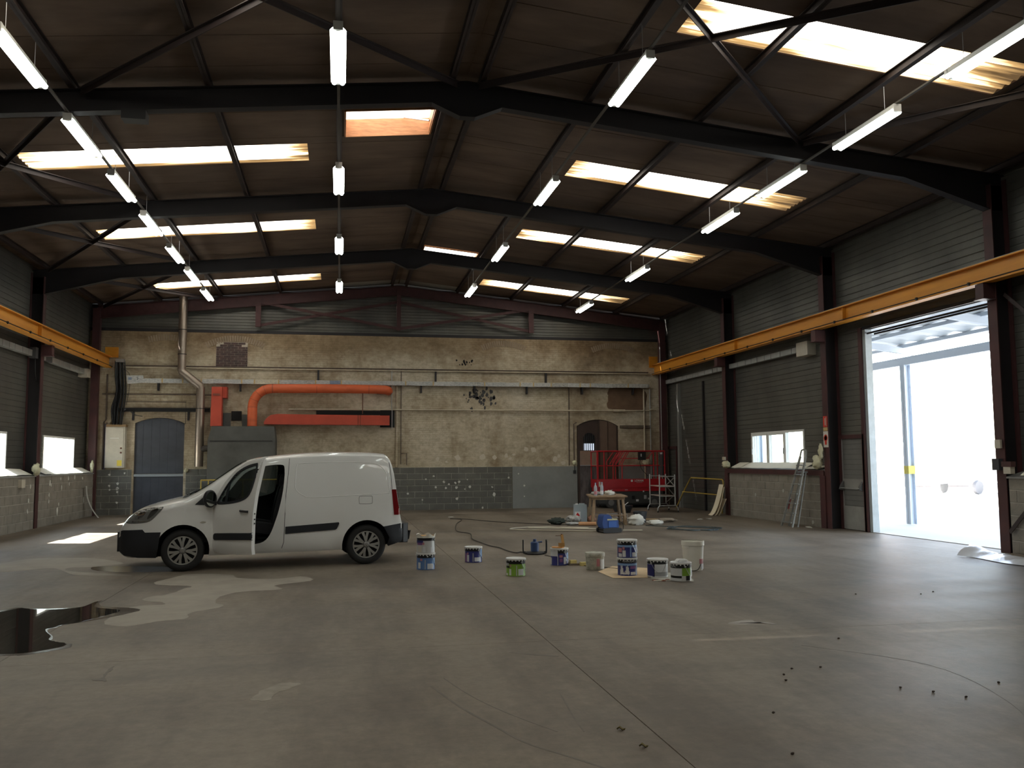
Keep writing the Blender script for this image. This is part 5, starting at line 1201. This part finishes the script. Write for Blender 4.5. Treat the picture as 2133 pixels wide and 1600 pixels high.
me = MB().grid(lambda u, v: (.142*math.sin(2*math.pi*u)*(1+.06*v*math.sin(9*u*6.28)), -.142*math.cos(2*math.pi*u)*(1+.06*v*math.sin(7*u*6.28)), .225+.045*v+.018*v*math.sin(5*2*math.pi*u)), 40, 2).build('torn_rim', mat('film_grey', (.6,.58,.52), .4), ta, 60)
MB().prism(wob([(-.09,-.10),(.10,-.08),(.11,.09),(-.08,.10)], .01, 5, 3), .235, .255, 'z').build('kraft_wad', mat('kraft', (.50,.30,.13), .8), ta)
S2 = [(-80,80,.74,.93,'k'), (-70,-48,.05,.60,'mauve'), (-48,-30,.06,.50,'white'), (-5,2,.06,.62,'grey'), (8,55,.08,.34,'white'), (55,88,.35,.85,'sky'), (-45,-36,.52,.66,'pink')]
tin('dark blue paint tin standing alone between the van and the floor transformer', 2.15, 14.25, 0, S2, 'navy', 0)
S3 = [(-80,80,.70,.90,'k'), (-80,-45,.60,.74,'grey'), (-75,-40,.47,.58,'k'), (-42,-28,.06,.42,'white'), (-38,-28,.55,.66,'pink'), (2,8,.05,.62,'silver'), (15,50,.05,.42,'white'), (15,50,.30,.33,'k'), (-75,-55,.03,.16,'white')]
tin('green paint tin with white lid standing apart from the others', 2.49, 12.43, 0, S3, 'green', 0)
td = tin('paint-splashed dark blue tin carrying an orange scraper tool', 3.41, 13.52, 0, [(-85,-10,.55,.98,'white'), (-85,-60,.0,.45,'cream'), (-20,80,.72,.93,'k'), (-12,-8,.0,.6,'white'), (0,22,.48,.62,'pink'), (2,22,.2,.42,'mauve'), (30,50,.08,.50,'white'), (60,88,.35,.75,'sky')], 'navy', 0, h=.26)
F_lab = [(-80,80,.72,.93,'k'), (-80,80,.60,.72,'sky'), (-60,-32,.30,.55,'pink'), (-60,-32,.02,.24,'white'), (-28,-8,.05,.42,'white'), (-28,-14,.46,.64,'pink'), (18,26,.05,.60,'sky'), (32,62,.05,.30,'white')]
tin('lower blue tin lettered Renaulac with a white animal picture, on cardboard', 4.04, 12.06, .006, [(-80,80,.72,.93,'k'), (-80,80,.58,.70,'sky'), (18,55,.40,.55,'mauve'), (20,55,.06,.22,'white')], 'navy', 0, text=('RENAULAC', .036, 10, .825), handle=None)
tb = [o for o in COL.objects if o.get('label', '').startswith('lower blue tin')][0]
arcs = MB()
for i in range(14):
    a = -46+i*4.2; hh = .30+.22*math.sin(i*.75)+.06*math.sin(i*2.3); z0 = .05+.05*abs(math.sin(i*1.3)); mb = arc(.1375, a, a+4.3, z0*.245, (z0+hh)*.245, .002); arcs.add(mb.v, mb.f)
arcs.build('label_picture', LM('white'), tb, 40)
tin('upper blue tin with white lid stacked on the Renaulac lettered tin', 4.04, 12.06, .258, F_lab, 'navy', 0, text=('AULAC', .03, -52, .83), handle=30)
tin('blue and white tin with dirty lid standing on white paper', 4.40, 11.81, .004, [(-80,80,.74,.93,'k'), (-80,-20,.08,.72,'navy'), (-16,75,.32,.66,'white'), (-16,75,.08,.30,'grey'), (-30,-16,.0,.74,'k')], 'white', 0, r=.142, text=('REN', .034, 62, .83), handle=-35)
th_ = tin('green and white tin lettered at the edge of the white paper', 4.56, 11.35, .004, [(-80,85,.72,.93,'k'), (-75,5,.30,.68,'white'), (-75,5,.18,.30,'k'), (-75,5,.02,.16,'white'), (8,70,.30,.72,'green'), (30,62,.0,.30,'k')], 'silver', 0, text=('AULAC', .036, -50, .82), handle=25)
tag(MB().box(4.52,4.64,11.32,11.40,.255,.268).prism([(4.50,.268),(4.66,.268),(4.64,.285),(4.53,.29)], 11.31, 11.41).build('paint_pad', M_tin), 'white paint pad lying on the green and white tin', 'paint pad')
# splashed bucket and tall tub
M_splash = mat('mortar_splashed', (.58,.57,.49), .7, col2=(.28,.28,.22), nscale=16)
tE = thing('plaster_bucket', 'mortar-splashed pale bucket with lid between the blue tins', 'bucket', (3.78, 12.80, 0), math.atan2(-3.78, 12.8))
MB().lathe([(.125,0),(.132,.01),(.138,.19),(.144,.195),(.144,.235),(.138,.245)], 36).build('body', M_splash, tE, 40); MB().lathe([(.148,.205),(.150,.245),(.142,.256),(.0,.252)], 36, capb=False, capt=False).build('lid', M_splash, tE, 40)
arc(.139, 10, 30, .06, .17).build('label_print', LM('pink'), tE); arc(.139, 35, 75, .02, .16).build('label_print', LM('white'), tE)
tT = thing('tall_tub', 'tall empty white plastic tub with pink label', 'bucket', (5.19, 12.42, 0), math.atan2(-5.19, 12.42))
M_tub = mat('tub_white', (.72,.70,.62), .4)
MB().lathe([(.0,.02),(.136,.02),(.158,.42),(.162,.42),(.166,.395),(.160,.39),(.138,.0),(.0,.0)], 40, capb=False, capt=False).build('body', M_tub, tT, 40)
MB().lathe([(.160,.36),(.168,.365),(.168,.425),(.160,.43)], 40, capb=False, capt=False).build('rim', M_tub, tT, 40)
arc(.149, 38, 70, .10, .17, .004).build('label_print', LM('pink'), tT); arc(.147, 48, 78, .02, .10, .004).build('label_print', LM('white'), tT); arc(.157, -75, -20, .33, .36, .01).build('grip', M_tub, tT)
for a, b, c in (((-.05,-.14,.0),(.06,-.19,.02),(.11,-.16,.10)),): MB().tube(spline([(-.10,-.15,.012),a,b,c], 6), .006, 6).build('wire_handle', M_black, tT)
# scraper tool on the splashed tin
tl = thing('scraper_tool', 'orange and wooden scraper tool lying on the splashed tin', 'tool', (3.41, 13.52, .268), .2)
MB().prism(wob([(-.12,-.02),(-.02,-.10),(.05,-.06),(.02,.08),(-.08,.10)], .008, 3, 3), 0, .012, 'z').build('paint_pool', mat('orange_paint', (.62,.26,.05), .4), tl)
MB().box(.0,.08,-.03,.03,.012,.07).build('head', mat('tool_brown', (.35,.20,.06), .6), tl)
MB().bar((.075,0,.02),(.045,0,.20),.035,.03).build('handle', mat('tool_wood', (.60,.34,.12), .6), tl)
MB().cyl((.045,0,.19),(.043,0,.21),.014,n=8).bar((.045,0,.185),(-.06,0,.185),.008).build('trigger_rod', mat('rust', (.13,.05,.03)), tl)
# sponges, wood, cardboard, paper
M_spg = mat('sponge_yellow', (.68,.56,.22), .9)
for i, (x, y, lab) in enumerate(((3.60,13.40,'yellow sponge block lying on a wood offcut'), (3.74,13.30,'yellow sponge block beside the mortar-splashed bucket'))):
    tag(MB().box(x-.05,x+.05,y-.04,y+.04,.032 if i == 0 else .0,.08 if i == 0 else .055).build('sponge', M_spg), lab, 'sponge')
tag(MB().box(3.53,3.72,13.36,13.46,0,.03).build('wood_offcut', mat('offcut', (.20,.16,.12), .8)), 'grey wood offcut on the floor under a sponge', 'wood')
M_card = mat('cardboard', (.62,.46,.28), .8, noise=.12, nscale=4)
cdp = [(3.74,12.52),(4.15,13.10),(4.62,12.70),(4.22,11.72),(3.74,11.80)]
tag(MB().prism(cdp, .0022, .006, 'z').build('cardboard_sheet', M_card), 'flat cardboard sheet under the stacked blue tins', 'cardboard')
tag(MB().prism([(4.24,11.66),(4.40,11.38),(4.68,11.20),(4.76,11.40),(4.86,12.1),(4.62,12.2),(4.34,11.90)], .0012, .0036, 'z').build('paper_sheet', mat('dim_lit_paper', (.46,.44,.38), .8)), 'white paper sheet on the floor under two tins', 'paper')  # white paper, its dim light put into the greyer colour
for i in range(9):
    rn = random.Random(60+i); x, y = 4.18+rn.uniform(0,.30), 11.36+rn.uniform(-.08,.10)
    o = tag(MB().prism([(x-.03,y-.01),(x+.03,y-.015),(x+.02,y+.014),(x-.025,y+.01)], .004, .012, 'z').build('paint_scrap', mat('scrap_rust', (.28,.10,.06), .8) if i % 3 else M_paper), 'paint scraping on the floor in front of the blue and white tin', 'scrap', 'paint scrapings')
# floor transformer on tube frame, with cable
tf = thing('transformer_stand', 'blue site transformer on a black tubular carrying frame', 'transformer', (3.38, 15.16, 0), -.2)
MB().lathe([(.17,0),(.18,.02),(.15,.045),(.0,.05)], 28, capt=False).build('base_plate', M_black, tf, 40)
MB().lathe([(.072,.05),(.075,.20),(.06,.215),(.03,.22),(.03,.26),(.0,.262)], 20, capt=False).build('case', mat('site_blue', (.035,.065,.16), .4), tf, 40)
for s in (-1, 1):
    MB().tube(spline([(s*.10,-.10,.02),(s*.19,-.10,.03),(s*.205,-.10,.07),(s*.205,-.10,.24)], 5), .012, 8).build('frame_tube', M_black, tf, 50)
    MB().tube(spline([(s*.10,.10,.02),(s*.19,.10,.03),(s*.205,.10,.07),(s*.205,.10,.24)], 5), .012, 8).build('frame_tube', M_black, tf, 50)
MB().cyl((0,0,.20),(.13,-.02,.215),.014,n=8).build('socket', mat('site_blue', (.035,.065,.16)), tf)
M_cab = mat('dark_cable', (.045,.038,.030), .7)
def cable(lab, pts, r, m, name='cable', cat='cable'): return tag(MB().tube(spline([(a, b, r*1.0+.001) for a, b in pts], 8), r, 6).build(name, m, None, 60), lab, cat)
cable('dark cable snaking from the transformer towards the end wall', [(3.28,15.10),(3.20,15.45),(3.08,15.36),(3.0,15.74),(2.96,16.33),(2.85,16.74),(2.79,17.4),(2.74,18.3),(2.89,19.65),(2.70,20.48),(2.98,22.7),(3.35,24.4),(3.1,24.9),(3.5,24.6),(4.2,23.2),(5.3,22.0)], .010, M_cab)
cable('thin dark cable leading from the splashed tin past the bucket to the cardboard', [(3.50,14.9),(3.62,14.2),(3.62,13.75),(3.8,13.1),(4.0,12.95),(4.2,12.60)], .006, M_cab)
M_hw = mat('white_hose', (.58,.53,.42), .6)
cable('loose loops of cream hose on the floor before the work table', [(6.9,19.45),(6.4,19.6),(5.86,19.47),(5.0,19.9),(4.3,20.3),(4.0,20.6),(4.25,21.0),(4.9,21.1),(5.5,20.6),(6.0,20.1),(5.3,20.5),(4.7,20.75),(4.55,21.0),(5.2,20.9),(5.9,20.5)], .014, M_hw, 'hose', 'hose')
M_hb = mat('blue_hose', (.050,.066,.070), .5)
rn = random.Random(3); pts = []
for k in range(40): a = k*.62; pts.append((8.3+(.48+rn.uniform(-.08,.1))*math.cos(a)+.1*math.sin(k), 19.75+(.62+rn.uniform(-.12,.12))*math.sin(a)))
cable('untidy coil of blue-grey hose on the floor near the ladder', [(7.5,20.9),(7.78,20.6)]+pts, .011, M_hb, 'hose', 'hose')
# ================================================================ work table and clutter
M_oldw = mat('old_wood', (.30,.21,.13), .8, noise=.25, nscale=5)
tab = thing('work_table', 'rough wooden board on trestles used as work table', 'table', (6.86, 22.1, 0), -.2)
MB().box(-.47,.47,-.72,.72,.70,.735).build('table_top', M_oldw, tab)
for y in (-.55, .55):
    tre = MB().box(-.42,.42,y-.03,y+.03,.63,.70).build('trestle_beam', M_oldw, tab)
    for x in (-.36, .36):
        for d in (-1, 1): MB().bar((x,y,.66),(x+x*.16,y+d*.16,0),.06,.045).build('leg', M_oldw, tab)
    MB().bar((-.42,y-.1,.25),(.42,y-.1,.25),.06,.02).build('stretcher', M_oldw, tab)
M_pet = mat('pet_bottle', (.55,.60,.66), .15, alpha=.6)
for x, y, lab in ((6.42,21.60,'tall clear water bottle with pink label at the edge of the table'), (6.68,21.90,'clear water bottle standing behind the rags on the table')):
    b = thing('water_bottle', lab, 'bottle', (x, y, .736)); MB().lathe([(.038,0),(.042,.01),(.042,.20),(.036,.24),(.014,.28),(.014,.31)], 18).build('body', M_pet, b, 50); MB().cyl((0,0,.31),(0,0,.33),.016,n=12).build('cap', LM('sky'), b)
    MB().lathe([(.0432,.03),(.0432,.12)], 18, capb=False, capt=False).build('label', LM('pink') if x < 6.5 else LM('white'), b)
M_rag = mat('white_rag', (.70,.69,.63), .9)
crumple('crumpled white rag in the middle of the table', (6.92,22.0,.785), (.14,.14,.07), 21, M_rag, 9, 'rag', 'rag')
crumple('grey crumpled cloth beside the bottles on the table', (6.60,22.15,.775), (.15,.13,.055), 22, mat('grey_rag', (.34,.34,.32), .9), 9, 'rag', 'rag')
crumple('brown glove-like rag at the far side of the table', (7.12,22.3,.76), (.08,.10,.035), 23, mat('brown_rag', (.30,.22,.15), .9), 8, 'rag', 'rag')
jc = thing('jerry_can', 'translucent jerry can with red flammable diamond on its label', 'canister', (6.27, 22.55, 0), -.2)
M_jc = mat('jerry_plastic', (.36,.42,.46), .35)
MB().prism(rpoly([(-.165,.0),(.165,.0),(.17,.05),(.17,.42),(.13,.47),(-.13,.47),(-.17,.42),(-.17,.05)], 2), -.13, .13).build('body', M_jc, jc, 40)
MB().cyl((-.09,0,.47),(-.09,0,.50),.035,n=14).build('cap', M_tin, jc); MB().box(-.03,.12,-.02,.02,.48,.505).build('handle', M_jc, jc)
MB().box(-.15,.0,-.140,-.134,.10,.29).build('label', M_tin, jc); MB().prism([(-.075,.12),(-.02,.195),(-.075,.27),(-.13,.195)], -.144, -.141).build('hazard_diamond', mat('hazard_red', (.60,.02,.02), .5), jc)
vc = thing('pressure_washer', 'blue and black wheeled machine standing before the table', 'machine', (6.02, 19.22, 0), .15)
M_mblue = mat('machine_blue', (.018,.055,.20), .4)
MB().prism(rpoly([(-.20,.10),(.16,.10),(.17,.20),(.16,.29),(.02,.31),(.0,.36),(-.06,.41),(-.17,.41),(-.21,.34)], 2), -.14, .14).build('hood', M_mblue, vc, 40)
MB().box(-.11,.14,-.145,.10,.285,.315).build('top_label', mat('label_sand', (.45,.42,.24), .5), vc); MB().box(-.08,.12,-.150,-.14,.13,.26).build('front_panel', mat('machine_blue2', (.03,.10,.34), .4), vc)
MB().prism(rpoly([(-.20,.01),(.20,.01),(.23,.06),(.20,.11),(-.20,.11),(-.22,.06)], 2), -.18, .15).build('chassis', M_black, vc, 40)
for s in (-1, 1): MB().lathe([(.02,-.03),(.06,-.03),(.065,0),(.06,.03),(.02,.03)], 16, (s*.2,.12,.065), 'y').build('wheel', M_black, vc)
MB().tube(spline([(.18,-.05,.25),(.30,-.08,.22),(.33,-.05,.08),(.22,-.15,.02)], 6), .008, 6).build('lead', M_black, vc)
crumple('dark green bag slumped on the floor left of the table', (5.50,21.95,.09), (.26,.18,.09), 31, mat('bag_green', (.018,.028,.022), .6), 9, 'bag', 'bag')
crumple('heap of crumpled printed paper beside the dark green bag', (5.98,22.1,.11), (.22,.18,.11), 32, M_news[5], 9, 'paper_heap', 'paper')
crumple('black and white crumpled sheet on the floor in front of the paper heap', (5.80,21.62,.04), (.20,.12,.04), 33, M_news[0], 8, 'paper_heap', 'paper')
crumple('orange and pink plastic bag leaning on the jerry can', (6.55,22.42,.09), (.12,.10,.10), 34, mat('bag_orange', (.52,.26,.16), .6), 8, 'plastic_bag', 'bag')
tag(MB().cyl((5.92,21.44,.05),(6.34,21.30,.05),.048,n=18).build('cardboard_roll', mat('roll_tan', (.52,.27,.13), .8), None, 40), 'tan cardboard roll lying at the foot of the table', 'roll')
crumple('white dust sheet heaped under the right side of the table', (7.38,21.25,.12), (.22,.20,.15), 35, M_rag, 10, 'dust_sheet', 'cloth')
crumple('white cloth trailing on the floor towards the hose coil', (7.84,21.15,.06), (.22,.14,.07), 36, M_rag, 9, 'dust_sheet', 'cloth')
bk = thing('builders_bucket', 'dark grey builders bucket right of the table', 'bucket', (7.78, 22.1, 0)); M_bk = mat('bucket_grey', (.05,.055,.06), .5)
MB().lathe([(.0,.01),(.13,.01),(.175,.29),(.185,.29),(.185,.27),(.14,.0),(.0,.0)], 28, capb=False, capt=False).build('body', M_bk, bk, 40); MB().tube([(.18*math.cos(a), .18*math.sin(a)*.2, .29-.13*math.sin(a)) for a in [math.pi*k/10 for k in range(11)]], .004, 6).build('handle', M_wire, bk)
tu = thing('mortar_tub', 'black mortar tub on the floor by the scissor lift', 'tub', (8.72, 26.4, 0)); MB().lathe([(.0,.015),(.22,.015),(.31,.22),(.33,.22),(.33,.20),(.24,.0),(.0,.0)], 28, capb=False, capt=False).build('body', mat('tub_black', (.018,.020,.024), .5), tu, 40)
MB().cyl((.02,0,.19),(.22,.1,.31),.014,n=8).build('trowel_handle', M_tin, tu)
tr_ = thing('wire_tray', 'pale wire crate behind the table leg', 'crate', (7.36, 22.75, 0)); 
for z in (.02, .10, .19): MB().tube([(-.24,-.15,z),(.24,-.15,z),(.24,.15,z),(-.24,.15,z),(-.24,-.15,z)], .007, 6).build('wire_ring', M_tin, tr_)
for x in (-.24, -.08, .08, .24):
    for y in (-.15, .15): MB().cyl((x,y,0),(x,y,.2),.006,n=6).build('wire_upright', M_tin, tr_)
tag(MB().bar((8.22,23.05,.02),(8.75,22.9,.02),.07,.03).build('wood_batten', mat('batten', (.50,.36,.20), .8)), 'short pale wood batten on the floor behind the hose coil', 'wood')
crumple('dirty beige rag lump on the floor beside the wood batten', (8.52,22.15,.05), (.26,.17,.055), 37, mat('beige_rag', (.30,.25,.19), .9), 9, 'rag', 'rag')
for i, (x, y, lab) in enumerate(((8.9,22.46,'beige scrap of paper on the floor beside the rag lump'), (9.70,22.67,'white scrap of paper on the floor near the leaning sheets'), (10.03,22.80,'small white scrap nearest the block panel corner'))):
    crumple(lab, (x, y, .012), (.09,.05,.014), 45+i, M_rag if i else mat('beige_rag', (.3,.25,.19)), 6, 'paper_scrap', 'scrap')
crumple('white paper scrap on the bare floor before the end wall', (3.2,25.6,.010), (.10,.04,.012), 49, M_rag, 6, 'paper_scrap', 'scrap')
crumple('white scrap at the foot of the block panel behind the ladder', (11.0,19.25,.015), (.05,.16,.018), 50, M_rag, 6, 'paper_scrap', 'scrap')
# ================================================================ scissor lift
M_lred = mat('lift_red', (.42,.015,.022), .4, noise=.1); M_ldk = mat('lift_chassis', (.045,.046,.045), .5)
sl_ = thing('scissor_lift', 'red scissor lift parked against the end wall', 'lift', (9.90, 29.3, 0))
X0, X1, YF, YB_ = -1.25, 1.24, -.40, .36
MB().box(X0,X1,YF,YB_,.70,.985).build('platform_side', M_lred, sl_); MB().box(X0+.03,X1-.03,YF+.02,YB_-.02,.57,.70).build('lower_platform', M_lred, sl_)
MB().box(X0+.1,X1-.1,YF+.03,YB_-.03,.16,.56).build('chassis', M_ldk, sl_); MB().box(X0+.15,X1-.15,YF+.05,YB_-.05,.10,.16).build('skid', M_black, sl_)
for x in (-.76, .80):
    for y in (YF+.02, YB_-.02):
        w_ = MB().lathe([(.05,-.05),(.18,-.05),(.19,-.02),(.19,.04),(.18,.05),(.05,.05)], 28, (x,y,.19), 'y').build('wheel', mat('lift_tyre', (.05,.05,.05), .8), sl_, 40)
        MB().lathe([(.0,-.06),(.10,-.055),(.11,-.04)], 20, (x,y,.19), 'y', False, False).build('hub', mat('lift_hub', (.16,.16,.16), .5), w_)
def lt(pts, r=.022): MB().tube(pts, r, 8).build('guard_rail', M_lred, sl_, 40)
for y in (YF+.02, YB_-.02):
    lt([(X0+.02,y,1.95),(X1-.02,y,1.95)], .025); lt([(X0+.02,y,1.45),(X1-.02,y,1.45)], .018)
    for x in (X0+.02, X0+.27, X1-.16, X1-.02): lt([(x,y,.98),(x,y,1.95)])
    lt([(-.66,y,.98),(-.66,y,1.60),(-.40,y,1.95)], .018); lt([(-.34,y,.98),(-.34,y,1.52),(-.08,y,1.95)], .018)
    lt([(-.55,y,1.50),(-.24,y,1.95)], .018); lt([(-.46,y,1.46),(-.14,y,1.95)], .018); lt([(-.44,y,1.70),(.66,y,1.70)], .014); lt([(.60,y,1.70),(.80,y,1.95)], .016)
lt([(X0+.02,YF+.02,1.95),(X0+.02,YB_-.02,1.95)]); lt([(X1-.02,YF+.02,1.95),(X1-.02,YB_-.02,1.95)]); lt([(X0+.02,YF+.02,1.45),(X0+.02,YB_-.02,1.45)])
cbx = MB().box(.24,.49,YF-.10,YF+.02,1.64,1.92).build('control_box', M_black, sl_); MB().box(.30,.34,YF-.105,YF-.10,1.76,1.86).build('control_label', mat('label_pale', (.55,.55,.52), .5), cbx)
MB().tube(spline([(.30,YF-.04,1.64),(.30,YF-.02,1.5),(.38,YF+.02,1.32),(.62,YF+.05,1.08)], 6), .010, 6).build('control_cable', M_black, sl_)
MB().box(X1-.20,X1-.10,YF,YF+.08,1.05,1.85).build('manual_box', mat('manual_grey', (.06,.075,.08), .5), sl_); MB().box(X1-.19,X1-.11,YF-.004,YF,1.84,1.90).build('manual_label', M_tin, sl_)
mobj('lettering', text_mesh('LOXAM', .095, .002, True), M_tin, sl_, None, False, (.26, YF-.004, .93), (math.pi/2,0,0))
MB().lathe([(.030,0),(.042,0),(.042,.003),(.030,.003)], 20, (-.0,YF-.004,.93), 'y').build('logo_ring', M_tin, sl_); MB().box(.16,.38,YF-.004,YF,.868,.874).build('logo_line', M_tin, sl_)
for x, z, w_, h_, c in ((-1.19,.74,.06,.17,'cream'), (-1.10,.74,.05,.16,'cream'), (.0,.30,.10,.12,'k'), (.15,.22,.09,.07,'white'), (.44,.30,.09,.13,'grey'), (.58,.28,.08,.06,'grey'), (-.75,.60,.06,.04,'pink'), (-.25,.60,.10,.04,'pink'), (.40,.54,.05,.05,'white')): MB().box(x,x+w_,YF-.006+(.02 if z < .7 else 0),YF+.03,z,z+h_).build('decal', LM(c), sl_)
crumple('pale film wrapped round a box behind the scissor lift', (10.75,29.76,1.58), (.14,.06,.14), 71)
# ================================================================ scaffold tower
M_alu = mat('scaffold_alu', (.50,.51,.51), .4, .6)
sf = thing('scaffold_tower', 'low aluminium scaffold tower with two board platforms', 'scaffold', (10.15, 26.7, 0))
for y, x0, x1 in ((-.62,-.38,.29), (.66,-.23,.48)):
    MB().tube(spline([(x0,y,.03),(x0,y,.12),(x0+.06,y,.20),(x0+.12,y,.21)], 4)+spline([(x1-.12,y,.21),(x1-.06,y,.20),(x1,y,.12),(x1,y,.03)], 4), .018, 8).build('foot_bar', M_alu, sf, 50)
    for x in (x0, x1): MB().lathe([(.01,-.015),(.03,-.015),(.03,.015),(.01,.015)], 12, (x,y,.03), 'x').build('castor', M_black, sf)
    for x in (x0+.07, x1-.09): MB().cyl((x,y,.20),(x,y,1.18),.02,n=10).build('upright', M_alu, sf, 40)
    for z in (.50, .80, 1.12): MB().cyl((x0+.07,y,z),(x1-.09,y,z),.014,n=8).build('rung', M_alu, sf)
for z in (.80, .50):
    pf = MB().add([(-.30,-.60,z),(.19,-.60,z),(.38,.64,z),(-.15,.64,z),(-.30,-.60,z+.02),(.19,-.60,z+.02),(.38,.64,z+.02),(-.15,.64,z+.02)], [(0,1,2,3),(4,5,6,7),(0,1,5,4),(1,2,6,5),(2,3,7,6),(3,0,4,7)]).build('platform_board', mat('board_pink', (.50,.42,.38), .7), sf)
for a, b in (((.20,-.62,1.10),(.39,.66,.80)), ((.39,.66,1.12),(.20,-.62,.80)), ((.20,-.62,.50),(.39,.66,.80)), ((.39,.66,.25),(.20,-.62,.55))): MB().cyl(a, b, .013, n=8).build('diagonal', M_alu, sf)
# yellow guard rail leaning on the wall
M_grail = mat('rail_yellow', (.46,.33,.07), .5)
yg = thing('guard_rail', 'yellow tubular guard rail leaning against the cladding', 'rail', (11.22, 26.3, 0))
MB().tube(spline([(-.04,1.78,.03),(.0,1.25,.55),(.06,.85,.95),(.07,.72,1.04),(.07,.5,1.05),(.07,-1.4,1.04),(.07,-1.65,1.03),(.07,-1.72,.95),(.06,-1.72,.7),(.02,-1.70,.03)], 5), .022, 8).build('frame', M_grail, yg, 40)
MB().cyl((.0,1.30,.58),(.03,-1.71,.57),.018,n=8).build('mid_bar', M_grail, yg)
yv = thing('guard_rail', 'yellow guard rail standing at the furnace cabinet behind the van', 'rail', (-3.0, 28.75, 0))
for x in (-1.26, -1.04, 0, 1.3): MB().cyl((x,0,0),(x,0,1.10),.018,n=8).build('upright', M_grail, yv)
MB().cyl((-1.27,0,1.10),(1.32,0,1.10),.020,n=8).build('top_bar', M_grail, yv)
# curved cream sheets
for i, (dx, lab) in enumerate(((0,'front curved cream plastic sheet leaning at the column foot'), (.09,'second curved cream sheet behind the front one'), (.17,'flat cream sheet end nearest the column'))):
    def cf(u, v, dx=dx, i=i): return (10.72+dx+(.40-dx*.9)*(u**.6)*1.0 if i < 2 else 10.93+.26*u, 24.20+.30*v-.05*(1-u)+(-.04 if i else 0), (.90-.07*i*(3 if i == 2 else 1))*u+.004)
    sh = MB().grid(cf, 14, 2); n_ = len(sh.v); sh.v += [(x+.008, y, z) for x, y, z in sh.v]; sh.f += [tuple(k+n_ for k in f[::-1]) for f in sh.f]
    tag(sh.build('plastic_sheet', mat('cream_sheet', (.72,.64,.48), .6), None, 60), lab, 'sheet')
cst = MB().grid(lambda u, v: (-7.54+.37*(1-u)**2.2, 28.48+.12*v, .96*u+.003), 14, 1); n_ = len(cst.v); cst.v += [(x+.012, y, z) for x, y, z in cst.v]; cst.f += [tuple(k+n_ for k in f[::-1]) for f in cst.f]
tag(cst.build('plastic_strip', mat('strip_pale', (.55,.55,.52), .6), None, 60), 'pale curved plastic strip leaning on the left block wall', 'strip')
# ladder
M_ladder = mat('ladder_alu', (.30,.31,.30), .4, .6)
ld_ = thing('step_ladder', 'folded grey aluminium step ladder leaning on the ledge', 'ladder', (10.68, 19.72, 0))
tp_ = (.36, -.20, 1.86)
for s, y0, y1 in ((-1,-.26,-.13), (1,.26,.13)): MB().bar((0,y0,0),(.40,y1-.18,1.70),.03,.065,(0,1,0)).build('rail', M_ladder, ld_)
MB().tube(spline([(.37,-.31,1.58),(.42,-.31,1.80),(.43,-.25,1.86),(.43,-.10,1.86),(.42,-.05,1.80),(.37,-.05,1.58)], 5), .02, 8).build('top_loop', M_ladder, ld_, 40)
for k in range(7):
    f_ = .06+.125*k; z = 1.70*f_*1.08; x = .40*f_*1.08; w_ = .26-.13*f_*1.08; c = -.18*f_*1.08
    MB().box(x-.05,x+.05,c-w_,c+w_,z-.012,z+.012).build('step', M_ladder, ld_)
MB().box(.30,.44,-.30,-.06,1.30,1.34).build('top_tray', mat('tray_grey', (.13,.14,.14), .5), ld_)
for s in (-.24, .20): MB().bar((.16,s,0),(.40,-.18+s*.4,1.32),.022,.045,(0,1,0)).build('back_leg', M_ladder, ld_)
for s in (-.21, .16): MB().bar((.14,s,.42),(.20,s,.66),.035,.05,(0,1,0)).build('red_clip', mat('clip_red', (.35,.06,.06), .5), ld_)
# plastic sheeting by the open doorway
def tarp(u, v):
    rn = math.sin(u*17)*.5+math.sin(u*41+v*9)*.5
    x = 10.90-.75*v+.05*math.sin(u*9); y = 13.55-2.0*u-.55*v+.06*math.sin(v*8+u*3)
    return (x, y, .012+max(0, .06*math.sin(v*math.pi)*(1+.5*rn))+.10*(1-u)**6*math.sin(v*math.pi))
tag(MB().grid(tarp, 26, 12).build('plastic_sheeting', mat('clear_sheeting', (.66,.68,.74), .25), None, 50), 'white plastic sheeting crumpled at the open doorway', 'sheeting')
tag(MB().box(10.55,10.63,13.22,13.30,.0,.085).build('black_block', M_black, None), 'small black block by the plastic sheeting', 'block')
